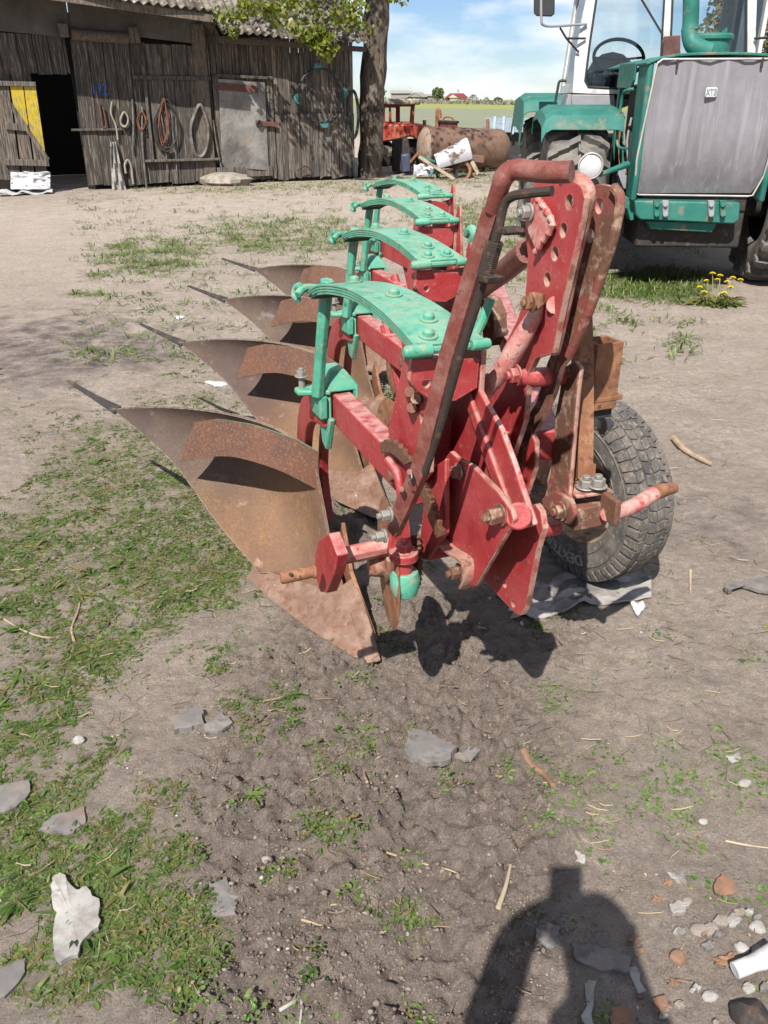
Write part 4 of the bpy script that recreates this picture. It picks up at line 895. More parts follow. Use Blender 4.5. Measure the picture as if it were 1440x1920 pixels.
mb.box(wp((sL+sO0)/2-.1, 1.4, -.12), BD*((sO0-sL)/2-.12), BN*.02, PZ*1.4); mb.box(wp((sL+sO1)/2, 2.7, -.12), BD*((sO1-sL)/2), BN*.02, PZ*.55)
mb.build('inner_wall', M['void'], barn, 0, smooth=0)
# felt sheets, lintel, posts
mb = MB().mark(); mb.prism([wp(sL, 2.95, .03), wp(S(134, 70, .03), Zp(134, 70, .03), .03), wp(S(122, 0, .03), 3.9, .03), wp(sL, 3.9, .03)], -BN*.012)
mb.mark(); mb.prism([wp(S(133, 62, .05), Zp(134, 60, .05), .05), wp(S(250, 68, .05), Zp(250, 68, .05), .05), wp(S(366, 84, .05), Zp(366, 82, .05), .05), wp(S(376, 20, .05), 3.55, .05), wp(S(126, 0, .05), 3.9, .05)], -BN*.012)
mb.each('felt_sheet', M['felt'], barn, 0)
mb = MB(); tn = []
mb.tube([pw(133, 64, .10), pw(240, 72, .10)], .10, 12); addtone(mb, tn, .75)
mb.build('lintel_log', M['log'], barn, 0, tones=tn)
mb = MB(); tn = []
mb.mark(); mb.box(pw(118, 57, .12), BD*.085, BN*.05, PZ*.11); mb.mark(); mb.box(pw(246, 66, .14), BD*.05, BN*.06, PZ*.13); mb.mark(); mb.box(pw(256, 66, .12), BD*.05, BN*.06, PZ*.13)
for (x, y) in ((293, 16), (180, 4)): mb.mark(); mb.tube([pw(x, y, .5), pw(x, y, -.3)], .085, 14)
mb.mark(); mb.box(wp(sPost+.03, 1.45, .02), BD*.13, BN*.06, PZ*1.5)
for o in mb.each('post_end', M['log'], barn, .006):
    a = o.data.attributes.new('tone', 'FLOAT_COLOR', 'POINT')
    for d in a.data: d.color = (.8, .8, .8, 1)
# big sliding door leaf, leaning a little
mb = MB(); tn = []
x0 = S(165, 352); x1 = S(397, 345); zt = lambda c: Zp(140, 72)+(Zp(372, 88)-Zp(140, 72))*(c-x0)/(x1-x0)
lean = (S(134, 75)-S(166, 350))/(Zp(134, 75)-Zp(166, 350))
planks(mb, tn, x0, x1, .06, zt, .07, .215, base=.62, lean=lean*.75)
hz = Zp(330, 146)
mb.box(pw(323, 146, .09), BD*.78, BN*.02, PZ*.035); addtone(mb, tn, .5)
mb.box(pw(343, 300, .12), BD*.78, BN*.05, PZ*.022); addtone(mb, tn, .95)
mb.box(pw(182, 243, .1), BD*.48, BN*.025, PZ*.02); addtone(mb, tn, .6)
mb.bar(pw(270, 146, .1), pw(287, 300, .1), .05, .06, BN); addtone(mb, tn, .8)
door = mb.build('plank_door', M['wood'], barn, .004, smooth=0, tones=tn, seg=1)
v, f = text_mesh('112', .29, .004)
mb = MB(); c = pw(186, 169, .086); mb.add([c+BD*p.x*.72+PZ*p.y+BN*p.z for p in v], f); mb.build('painted_number', M['blue'], door, 0, smooth=0)
# half door, folded open, partly painted yellow
hd = thing('half_door', pw(50, 330, .2), 'half open stable door with a yellow painted corner and diagonal brace', 'door')
mb = MB(); tn = []
def hp(px, py, o=.16): return pw(px, py, o)
cols = [(-34, -4, -18), (-6, 17, 12), (18, 43, 38), (44, 67, 66)]
for k, (xa, xb, _) in enumerate(cols):
    n0 = len(mb.v); q = [hp(xa+1, 158), hp(xb-1, 160), hp(xb-1+24, 338), hp(xa+1+24, 336)]
    mb.prism(q, -BN*.025); t = (.95, 1.15, 1.1, 1.25)[k]; tn += [(t, t*.95, t*.88)]*(len(mb.v)-n0)
mb.build('door_boards', M['wood'], hd, .003, smooth=0, tones=tn, seg=1)
mb = MB(); mb.mark(); mb.prism([hp(19, 161, .165), hp(43, 162, .165), hp(54, 246, .165), hp(25, 200, .165)], -BN*.004); mb.mark(); mb.prism([hp(45, 162, .165), hp(67, 163, .165), hp(86, 296, .165), hp(56, 249, .165)], -BN*.004)
mb.each('yellow_panel', M['yellow'], hd, 0)
mb = MB(); tn = []
mb.bar(hp(3, 172, .19), hp(90, 300, .19), .075, .03, BN); mb.bar(hp(8, 304, .2), hp(92, 306, .2), .11, .04, BN); mb.bar(hp(10, 236, .19), hp(52, 240, .19), .12, .035, BN); mb.bar(hp(-10, 156, .19), hp(67, 158, .19), .08, .035, BN)
addtone(mb, tn, 1.2); mb.build('door_brace', M['wood'], hd, .004, smooth=0, tones=tn, seg=1)
# right door with a tin sheet, bolt and strap
rd = thing('tin_door', pw(460, 340, .05), 'plank door patched with a dented tin sheet and a rusty bar', 'door')
mb = MB(); tn = []
planks(mb, tn, S(406, 250, .05), S(517, 250, .05), Zp(460, 338, .05), Zp(460, 143, .05), .055, .17, base=.75); mb.box(pw(460, 322, .08), BD*.62, BN*.012, PZ*.10); addtone(mb, tn, 1.15)
mb.bar(pw(403, 141, .1), pw(514, 147, .1), .05, .05, BN); addtone(mb, tn, .5)
mb.build('door_boards', M['wood'], rd, .003, smooth=0, tones=tn, seg=1)
gt = []
for i in range(15):
    v_ = i/14; row = []
    for j in range(9):
        u = j/8; x = 409+u*87+v_*8; y = 148+v_*165+u*6
        row.append(pw(x, y, .085+.012*math.sin(u*7+v_*3)*v_+.02*v_*math.sin(v_*11+u*4)*(1 if v_ > .5 else .2)))
    gt.append(row)
MB().sheet(gt, .004).build('tin_sheet', M['tin'], rd, 0)
mb = MB().mark(); mb.bar(pw(405, 161, .11), pw(484, 168, .11), .13, .012, BN); mb.mark(); mb.bar(pw(480, 231, .11), pw(519, 233, .11), .09, .02, BN)
mb.each('iron_strap', M['ironflat'], rd, .002)
mb = MB().tube(curve([pw(482, 231, .14), pw(486, 226, .14), pw(490, 232, .14), pw(486, 237, .14), pw(482, 232, .14)], 12), .02, 8); mb.build('padlock', M['dark'], rd, 0)
stp = MB().ball(pw(425, 338, .3), .55, .3, .16, 14, .14).build('step_stone', mat('grey_stone', (.28, .25, .21), .9, layers=[((.18, .16, .13), 8, .55, .1, 8)], bump=[(40, .5, .02)]), None, 0, loc=pw(425, 338, .3)); tag(stp, 'flat grey stone lying under the tin patched barn door', 'stone')
# roofs of corrugated sheets
def corrugated(p0, p1, up, length, n_sheets, name, th=.012, amp=.028, per=.17):
    """p0..p1 eave line, up = slope direction; rows of overlapping sheets"""
    L_ = (p1-p0).length; d = (p1-p0)/L_; nrm = d.cross(up).normalized(); nrm = nrm if nrm.z > 0 else -nrm
    cols = int(L_/per*8); mb = MB(); row_h = length/n_sheets
    for r_ in range(n_sheets):
        g = []
        for i in range(cols+1):
            s_ = L_*i/cols; w_ = amp*math.cos(2*math.pi*s_/per); jit = .03*math.sin(s_*2.3+r_*1.7)+.02*math.sin(int(s_/1.1)*5.1+r_)
            g.append([p0+d*s_+up*(row_h*r_-.02+jit)+nrm*(w_+.035), p0+d*s_+up*(row_h*(r_+1)+.12)+nrm*(w_+.005)])
        mb.sheet(g, th)
    return mb.build(name, M['eternit'], barn, 0, smooth=60)
upv = (-BN*.80+PZ*.60).normalized()
e0 = pw(412, 63, .45); e1 = pw(692, 82, .45)
corrugated(e0, e1, upv, 5.2, 4, 'corrugated_roof')
f1 = pw(400, 24, 1.05); f0 = f1-BD*9.0+PZ*.75
upl = (-BN*.84+PZ*.54).normalized()
corrugated(f0, f1, upl, 6.2, 5, 'corrugated_roof')
mb = MB(); tn = []
mb.bar(f0-PZ*.09+BN*-.06, f1-PZ*.09+BN*-.06, .05, .13); mb.bar(f1-PZ*.05-BN*.1, f1+upl*4-PZ*.05, .05, .12); addtone(mb, tn, .9)
mb.bar(e0-PZ*.10-BN*.15, e1-PZ*.10-BN*.15, .05, .10); addtone(mb, tn, .6)
mb.build('fascia_board', M['log'], barn, .004, smooth=0, tones=tn)
mb = MB(); tn = []
mb.bar(pw(375, 28, .5), pw(400, 58, .2), .10, .03, BN); mb.bar(pw(388, 20, .5), pw(390, 44, .3), .08, .05, BN); mb.prism([wp(sPost-.1, zE, -.02), wp(sPost+.5, zE, -.02), wp(sPost+.2, zE+.9, -.02), wp(sPost-.1, zE+1.1, -.02)], -BN*.03); addtone(mb, tn, .55)
mb.build('gable_boards', M['wood'], barn, .003, smooth=0, tones=tn)
# ---- things hung on the barn front
M['hose'] = mat('black_hose', (.03, .03, .03), .6); M['rope'] = mat('pale_rope', (.25, .225, .185), .9); M['cable'] = mat('grey_cable', (.085, .08, .075), .7, layers=[((.19, .175, .155), 6, .55, .1, 4)])
M['orange'] = mat('brown_strap', (.22, .075, .04), .8, layers=[((.08, .045, .03), 5, .5, .08, 6)]); M['cloth'] = mat('grey_cloth', (.30, .28, .26), .95, layers=[((.18, .165, .15), 7, .55, .12, 8)], bump=[(60, .4, .01)])
M['white'] = mat('white_plastic', (.48, .48, .49), .5, layers=[((.42, .40, .38), 9, .6, .08, 8)], bump=[(9, .5, .03)])
M['tealm'] = mat('teal_metal', (.04, .20, .20), .5, layers=[((.10, .08, .06), 14, .56, .06, 7)])
def loops(name, cx, cy, rx, ry, n, r, m_, label, cat, off=.13, sway=0.0, drop=0.0):
    mb = MB(); pts = []
    for k in range(n):
        a_ = random.uniform(.88, 1.08); b_ = random.uniform(.90, 1.1); ox = random.uniform(-1.5, 1.5)
        for i in range(28):
            t = 2*math.pi*i/28-math.pi/2; yy = math.sin(t)
            pts.append(pw(cx+ox+rx*a_*math.cos(t)*(1 if yy > -.2 else .55+.45*(1+yy)/.8), cy+ry*b_*yy, off+.03*math.sin(k+t)))
    if drop: pts += [pw(cx+3, cy+ry+drop*.4, off), pw(cx+1, cy+ry+drop, off)]
    o = mb.tube(pts, r, 6).build(name, m_, None, 0, loc=pw(cx, cy-ry, off)); return tag(o, label, cat)
loops('coiled_cable', 375, 245, 17, 52, 5, .016, M['cable'], 'big coil of grey cable hung beside the door post', 'cable')
loops('coiled_hose', 312, 236, 24, 46, 3, .014, M['hose'], 'wide loop of thin black hose hung on the hatch', 'hose')
loops('coiled_rope', 232, 224, 7, 13, 4, .013, M['rope'], 'small coil of white rope hung on the plank door', 'rope')
loops('coiled_harness', 266, 226, 8, 17, 4, .010, M['orange'], 'tangle of brown leather straps beside the blue pipe', 'harness')
loops('hanging_strap', 307, 228, 8, 42, 4, .010, M['orange'], 'orange strap hanging inside the black hose loop', 'strap')
def hang(name, pts, r, m_, label, cat, off=.12):
    o = MB().tube(curve([pw(x, y, off) for x, y in pts], 24), r, 8).build(name, m_, None, 0, loc=pw(*pts[0], off)); return tag(o, label, cat)
hang('thin_rod', [(267, 200), (267, 272), (275, 352)], .02, M['cable'], 'long straight grey pipe leaning on the plank door', 'pipe')
hang('iron_rod', [(248, 186), (250, 240), (249, 285)], .018, M['cable'], 'iron rod with a hook hung on the plank door', 'rod')
hang('hanging_chain', [(185, 190), (189, 214), (193, 238), (199, 233), (193, 200)], .018, M['ironflat'], 'short rusty chain hung below the blue number', 'chain')
hang('harness_strap', [(210, 190), (208, 212), (217, 235), (221, 262)], .018, M['rope'], 'thin pale strap hanging left of the white rope', 'strap')
hang('bent_hose', [(236, 325), (234, 308), (240, 300), (246, 312), (248, 330), (250, 345)], .022, M['rope'], 'bent piece of pale hose low on the plank door', 'hose')
hang('hanging_rope', [(322, 210), (324, 250), (330, 290), (331, 345)], .011, M['cable'], 'loose cord dangling to the ground from the hatch', 'cord')
hang('hanging_string', [(300, 200), (306, 240), (312, 290), (314, 340)], .010, M['cable'], 'thin cord hanging below the orange strap', 'cord')
hang('drooping_cable', [(400, 225), (406, 270), (414, 310), (420, 330)], .014, M['cable'], 'drooping wire beside the tin patched door', 'cable')
hang('curved_wire', [(556, 320), (575, 312), (590, 332)], .012, M['hose'], 'bent black wire lying against the lower boards', 'wire', .15)
MBr = MB(); rag = []
for i in range(12):
    t = i/11; rag.append([pw(210+9*t+(-6+3*j)*(.5+1.0*t), 266+t*90+random.uniform(-1, 1), .12+.05*math.sin(j*2.1+t*6)+.12*t) for j in range(7)])
tag(MBr.sheet(rag, .006).build('hanging_rag', M['cloth'], None, 0, loc=rag[0][3]), 'long pale rag hanging to the ground on the door', 'rag')
# ring frame and black tyre loop
rf = thing('ring_frame', pw(600, 210, .12), 'teal ring frame with four ears hung on the right boards', 'ring')
c = pw(602, 180, .12); rr = .52
pts = [c+BD*math.cos(2*math.pi*i/40)*rr+PZ*math.sin(2*math.pi*i/40)*rr for i in range(41)]
MB().tube(pts, .028, 8, False).build('ring', M['hose'], rf, 0)
mb = MB()
for k in range(4):
    a = math.pi/2*k+math.pi/2+.1; q = lambda t, r: c+BD*math.cos(a+t)*r+PZ*math.sin(a+t)*r+BN*.02
    mb.mark(); mb.prism([q(-.26, rr-.02), q(-.10, rr+.11), q(.10, rr+.11), q(.26, rr-.02), q(0, rr-.02)], -BN*.03)
mb.each('ear', M['tealm'], rf, .004)
c2 = BE+BN*.25+PZ*.0; mid = pw(662, 215, .2)
pts = [mid+BD*math.cos(2*math.pi*i/32)*.125+PZ*math.sin(2*math.pi*i/32)*.47 for i in range(33)]
tag(MB().tube(pts, .034, 8, False).build('drive_belt', M['hose'], None, 0, loc=mid+PZ*.47), 'black rubber belt hung at the barn corner beside the tree', 'belt')
# sack at the door
sk = []
for i in range(15):
    t = i/14; sk.append([pw(20+j*5.3, 323+t*31+1.2*float(fbm(np.array([j*.4]), np.array([t*2]), 2)[0]), .24+.16*math.sin(math.pi*j/14)*(.4+.6*t)+.09*float(fbm(np.array([j*.45+3]), np.array([t*4.0]), 3)[0])+.18*t*t) for j in range(15)])
tag(MB().sheet(sk, .02).build('white_sack', M['white'], None, 0, loc=pw(60, 354, .3)), 'crumpled white plastic sack leaning against the half door', 'sack')
sk = [[pw(-6+j*9.5, 357+t*4+1.0*math.sin(j*2.2), .3+t*.35)+PZ*.03*math.sin(j*1.3+t) for j in range(12)] for t in (0, .35, .7, 1)]
tag(MB().sheet(sk, .02).build('plastic_sheet', M['white'], None, 0, loc=pw(40, 358, .5)), 'dirty white plastic sheet lying under the sack', 'plastic sheet')
# ------------------------------------------------------------------ tree at the barn corner
tree = thing('maple_tree', V((-.30, 20.75, 0)), 'stout tree with dark furrowed bark and fresh leaves at the barn corner', 'tree')
M['bark'] = mat('furrowed_bark', (.13, .105, .082), .95, .3, layers=[((.24, .205, .165), 4, .57, .08, 9, (1, 1, .35)), ((.055, .043, .035), 9, .54, .08, 8, (1, 1, .25)), ((.16, .15, .06), 2.5, .68, .05, 8)], bump=[(10, 1.0, .06, (1, 1, .22)), (40, .6, .02)], spec=.1)
tr_ = [gy(692, 345, 20.75), gy(694, 320, 20.75), gy(695, 280, 20.75), gy(698, 180, 20.75), gy(704, 70, 20.75), gy(708, -40, 20.75), V((-.1, 20.6, 5.6)), V((-.3, 20.3, 8.2))]
mb = MB(); cp = curve(tr_, 42); rs = [.275+.06*max(0, 1-i/5)+.012*math.sin(i*1.3) for i in range(len(cp))]
for i in range(len(rs)): rs[i] *= 1-.35*max(0, (i-26)/16)
mb.tube(cp, rs, 22)
mb.v = [tuple(V(p)+V((p[0]+.3, p[1]-20.75, 0)).normalized()*(.05*float(fbm(np.array([p[2]*1.1+p[0]*5]), np.array([p[1]*5+p[0]*4]), 3)[0]))) for p in mb.v]
mb.build('trunk', M['bark'], tree, 0)
def limb(pts, r0, r1):
    c = curve(pts, 18); return MB().tube(c, [r0+(r1-r0)*i/(len(c)-1) for i in range(len(c))], 8).build('branch', M['bark'], tree, 0)
br = [[V((-.15, 20.6, 5.0)), V((-1.2, 19.6, 5.4)), V((-2.4, 18.6, 5.0)), V((-3.0, 18.0, 4.2))], [V((-.1, 20.6, 4.4)), V((-.9, 19.4, 4.6)), V((-1.3, 18.4, 4.1)), V((-1.45, 18.0, 3.6))],
      [V((-.2, 20.4, 6.2)), V((.5, 19.8, 6.9)), V((.8, 19.4, 6.4)), V((.75, 19.2, 5.6))], [V((-.2, 20.4, 6.8)), V((-.8, 18.6, 7.6)), V((-1.5, 17.2, 7.2))], [V((-.3, 20.4, 6.0)), V((-2.2, 20.2, 7.2)), V((-4.2, 19.4, 7.0))], [V((-.3, 20.3, 8.0)), V((-.2, 19.5, 9.5)), V((-.6, 18.8, 10.5))]]
for b_ in br: limb(b_, .09, .02)
C_ = []
def spray(c, r, n, sq=.7):
    n = int(n*1.7)
    p = rng.normal(0, 1, (n, 3)); p /= np.linalg.norm(p, axis=1)[:, None]; p *= rng.uniform(.15, 1, (n, 1))**.5*r; p[:, 2] *= sq; C_.append(p+np.array(c))
for b_ in br:
    for q in curve(b_, 10)[2:]: spray(q, .55, 42)
for k in range(30): spray((rng.uniform(-4.8, .6), rng.uniform(16.6, 21.5), rng.uniform(5.2, 10.0)), rng.uniform(.5, 1.0), 70)
for k in range(27):      # sprays hanging in front of the roof
    x = rng.uniform(405, 690); y = rng.uniform(-30, 74)*(1 if rng.uniform() < .6 else .5); p = gy(x, y, rng.uniform(17.6, 18.6)); spray((p.x, p.y, p.z), rng.uniform(.14, .34), 24)
for x, y in ((590, 60), (596, 78), (606, 92), (612, 100), (598, 70), (620, 84), (585, 75), (560, 62)): p = gy(x, y, 18.0); spray((p.x, p.y, p.z), .17, 42, 1.0)
for x, y in ((738, -2), (756, 3), (660, 10), (655, 25)): p = gy(x, y, 19.0); spray((p.x, p.y, p.z), .12, 9)
P_ = np.concatenate(C_); nL = len(P_); sz = rng.uniform(.032, .068, nL)
d1 = rng.normal(0, 1, (nL, 3)); d1[:, 2] -= .5; d1 /= np.linalg.norm(d1, axis=1)[:, None]; d2 = np.cross(d1, rng.normal(0, 1, (nL, 3))); d2 /= np.linalg.norm(d2, axis=1)[:, None]
vv = np.stack([P_-d1*sz[:, None], P_-d2*sz[:, None]*.75, P_+d1*sz[:, None], P_+d2*sz[:, None]*.75], 1).reshape(-1, 3)
tones = np.array([(.15, .19, .02), (.20, .23, .03), (.11, .15, .02), (.24, .25, .04)])[rng.integers(0, 4, nL)]*rng.uniform(.8, 1.2, (nL, 1))
cr_ = quick_mesh('crown', vv-np.array(tree.location), np.arange(nL*4).reshape(-1, 4), M['leaf'], {'tone': np.repeat(tones, 4, 0)}); cr_.parent = tree
# ------------------------------------------------------------------ the big turquoise tractor
TO = V((2.68, 7.55, 0)); TK = V((.087, .996, 0)).normalized(); TR = V((TK.y, -TK.x, 0))     # backwards, and to the right in the photo
def tp(r, k, z): return TO+TR*r+TK*k+PZ*z
def pt(px, py, k): return on_plane(px, py, TO+TK*k, TK)
def ps(px, py, r): return on_plane(px, py, TO+TR*r, TR)
M['tgreen'] = mat('tractor_green', (.014, .118, .093), .55, layers=[((.04, .165, .135), 4, .54, .15, 8), ((.17, .15, .105), 7, .61, .06, 9), ((.09, .07, .05), 16, .67, .04, 8)], bump=[(40, .2, .004)])
M['twhite'] = mat('cab_white', (.52, .52, .51), .5, layers=[((.40, .36, .31), 8, .62, .08, 9), ((.22, .13, .08), 18, .69, .04, 8)])
M['tgrey'] = mat('cab_grey', (.24, .245, .255), .5, layers=[((.24, .24, .25), 4, .55, .15, 8)])
M['chrome'] = mat('grille_trim', (.42, .38, .35), .5, .2)
M['glass'] = bpy.data.materials.new('window_glass'); M['glass'].use_nodes = True
t = M['glass'].node_tree; t.nodes.clear(); tb_ = t.nodes.new('ShaderNodeBsdfTransparent'); tb_.inputs[0].default_value = (.92, .95, .96, 1); gl = t.nodes.new('ShaderNodeBsdfGlossy'); gl.inputs['Roughness'].default_value = .04
fr = t.nodes.new('ShaderNodeFresnel'); fr.inputs[0].default_value = 1.55; ms = t.nodes.new('ShaderNodeMixShader'); oo = t.nodes.new('ShaderNodeOutputMaterial')
t.links.new(fr.outputs[0], ms.inputs[0]); t.links.new(tb_.outputs[0], ms.inputs[1]); t.links.new(gl.outputs[0], ms.inputs[2]); t.links.new(ms.outputs[0], oo.inputs['Surface'])
def grille_mat():
    m = mat('perforated_grille', (.225, .215, .23), .5, .15, .12, layers=[((.17, .162, .172), 1.6, .52, .14, 8, (5, 5, .6)), ((.30, .29, .305), 2.2, .62, .10, 8, (7, 7, .4)), ((.16, .085, .05), 11, .73, .03, 6, (1, 1, .6))], bump=[(4, .3, .02, (3, 3, .5))])
    t = m.node_tree; b = t.nodes['Principled BSDF']; src = b.inputs['Base Color'].links[0].from_socket
    g = t.nodes.new('ShaderNodeNewGeometry'); vo = t.nodes.new('ShaderNodeTexVoronoi'); vo.inputs['Scale'].default_value = 95; vo.inputs['Randomness'].default_value = 0.0
    mr = t.nodes.new('ShaderNodeMapRange'); mr.inputs['From Min'].default_value = .22; mr.inputs['From Max'].default_value = .34; mr.inputs['To Min'].default_value = .92; mr.inputs['To Max'].default_value = 1.0
    x = t.nodes.new('ShaderNodeMix'); x.data_type = 'RGBA'; x.blend_type = 'MULTIPLY'; x.inputs['Factor'].default_value = 1
    L = t.links.new; L(g.outputs['Position'], vo.inputs['Vector']); L(vo.outputs['Distance'], mr.inputs['Value']); L(src, x.inputs['A']); L(mr.outputs['Result'], x.inputs['B']); L(x.outputs['Result'], b.inputs['Base Color']); return m
M['grille'] = grille_mat()
tractor = thing('tractor', tp(.05, 1.9, 0), 'large turquoise four wheel drive tractor with white cab and grey perforated grille', 'tractor')
# grille: upper panel and lower panel set back below the kink
mb = MB()
rows = []
outl = [(1236, 113, 1462), (1222, 175, 1454), (1208, 240, 1446), (1197, 297, 1438)]
for i, (x0, y, x1) in enumerate(outl): rows.append([pt(x0+(x1-x0)*j/14, y, -.015+.016*math.sin(j*1.35)) for j in range(15)])
low_ = [(1194, 335, 1428, .05), (1192, 362, 1408, .10)]
for (x0, y, x1, k_) in low_: rows.append([pt(x0+(x1-x0)*j/14, y, k_) for j in range(15)])
gr_ = MB().sheet(rows, .02).build('grille', M['grille'], tractor, 0, smooth=25)
mb = MB()
loop = [pt(1234, 111, -.03), pt(1194, 298, -.03), pt(1190, 365, .03), pt(1410, 368, .03), pt(1432, 330, .01), pt(1441, 298, -.03), pt(1464, 110, -.03)]
mb.tube([p for i in range(len(loop)) for p in (loop[i].lerp(loop[(i+1) % len(loop)], .04), loop[i].lerp(loop[(i+1) % len(loop)], .96))]+[loop[0].lerp(loop[1], .04)], .008, 8, False); mb.build('grille_trim', M['chrome'], tractor, 0)
mb = MB(); c = pt(1334, 173, -.045); w2 = .046; h2 = .037
lp = [c+TR*(w2*sx-.008*sx*0)+PZ*h2*sz for sx, sz in ((-1, .7), (-.8, 1), (.8, 1), (1, .7), (1, -.7), (.8, -1), (-.8, -1), (-1, -.7))]
em = MB().prism(lp, TK*.012).build('emblem', mat('emblem_white', (.42, .43, .44), .4), tractor, .003)
v, f = text_mesh('\u0425\u0422\u0417', .056, .003); mb = MB(); mb.add([c+TR*p.x*.78+PZ*p.y*1.05-TK*(p.z+.003) for p in v], f); mb.build('emblem_lettering', M['tgrey'], em, 0, smooth=0)
for x, y in ((1270, 120), (1429, 118)): MB().box(pt(x, y, -.04), TR*.008, TK*.012, PZ*.035).build('grille_latch', M['dark'], tractor, .003)
# nose: cheeks, hood
hl = -.52; hr_ = .56; hz = 1.885
for rr0 in (hl-.005, hr_):
    MB().prism([tp(rr0, .0, .78), tp(rr0, .30, .80), tp(rr0, .34, 1.2), tp(rr0, .40, 1.60), tp(rr0, .40, hz-.02), tp(rr0, .02, hz), tp(rr0, -.02, hz-.03), tp(rr0, -.02, 1.1)], TR*.05).build('nose_cheek', M['tgreen'], tractor, .025, seg=3)
MB().sheet([[tp(hl-.02+(hr_-hl+.07)*j/10, k_, hz-.005+.02*math.sin(math.pi*j/10)-.05*(abs(j-5)/5)**6+.01*k_) for j in range(11)] for k_ in (-.03, .2, .6, 1.2, 2.0)], .02).build('hood', M['tgreen'], tractor, .004)
MB().prism([tp(hl-.03, .42, hz-.02), tp(hl-.03, 1.25, hz), tp(hl-.03, 1.28, hz-.20), tp(hl-.03, .55, hz-.22), tp(hl-.03, .44, hz-.16)], TR*.02).build('hood_side', M['tgreen'], tractor, .006)
MB().box(tp(hl+.02, 1.35, 1.15), TR*.015, TK*.05, PZ*.62).build('frame_post', M['tgreen'], tractor, .006)
hnd = curve([tp(hl-.04, .30, 1.66), tp(hl-.09, .33, 1.65), tp(hl-.11, .42, 1.60), tp(hl-.11, .46, 1.30), tp(hl-.09, .42, 1.20), tp(hl-.04, .30, 1.19)], 22)
MB().tube(hnd, .014, 8).build('grab_handle', M['tgreen'], tractor, 0)
mb = MB().box(tp(.02, 1.0, 1.25), TR*.36, TK*.75, PZ*.42); mb.build('engine_block', M['dark'], tractor, .02)
for k in range(9):
    a = tp(hl+.04, .45+k*.09, 1.0+.05*math.sin(k*2)); b_ = tp(hl+.02, .5+k*.085, 1.32+.12*math.sin(k*1.3)); MB().tube(curve([a, a.lerp(b_, .5)-TR*.04*math.sin(k*2.4), b_], 10), .010 if k % 3 else .022, 8).build('engine_hose', (M['dark'], M['tgrey'], M['rust'], M['tgreen'])[k % 4], tractor, 0)
MB().box(tp(hl+.02, .75, .92), TR*.05, TK*.12, PZ*.10).build('fuel_filter', M['tgrey'], tractor, .02)
# front beam with two hinge brackets, lower plate
MB().prism([pt(1190, 376, -.02), pt(1388, 380, -.02), pt(1386, 412, -.02), pt(1376, 420, -.02), pt(1200, 412, -.02), pt(1192, 402, -.02)], TK*.30).build('front_beam', M['tgreen'], tractor, .012)
MB().prism([pt(1212, 414, .05), pt(1345, 418, .05), pt(1335, 436, .05), pt(1220, 430, .05)], TK*.2).build('lower_plate', M['tgreen'], tractor, .008)
for x in (1232, 1248, 1334, 1356):
    mb = MB().prism([pt(x-6, 376, -.05), pt(x+6, 376, -.05), pt(x+5, 408, -.05), pt(x-5, 408, -.05)], TK*.04); mb.tube([pt(x, 384, -.07), pt(x, 384, -.04)], .02, 10); mb.tube([pt(x, 402, -.07), pt(x, 402, -.04)], .022, 10)
    mb.build('hinge_bracket', M['tgreen'] if x in (1232, 1356) else M['tgrey'], tractor, .004)
MB().prism([pt(1158, 366, .1), pt(1186, 372, .1), pt(1190, 412, .1), pt(1182, 414, .1), pt(1176, 392, .1), pt(1158, 384, .1)], TK*.2).build('side_step', M['tgreen'], tractor, .006)
MB().box(tp(.05, 1.75, .62), TR*.46, TK*1.6, PZ*.24).build('chassis_frame', M['dark'], tractor, .02)  # chassis bulk added low down so less light gets under the tractor
mb = MB().tube([tp(-.8, .80, .70), tp(-.25, .80, .70), tp(.05, .80, .70), tp(.35, .80, .70), tp(.9, .80, .70)], [.12, .13, .26, .13, .12], 16); mb.build('front_axle', M['dark'], tractor, .01)
MB().tube([tp(-.8, 3.65, .70), tp(.9, 3.65, .70)], .14, 14).build('rear_axle', M['dark'], tractor, .01)
MB().box(tp(.05, 3.4, .95), TR*.42, TK*.9, PZ*.25).build('rear_frame', M['dark'], tractor, .03)
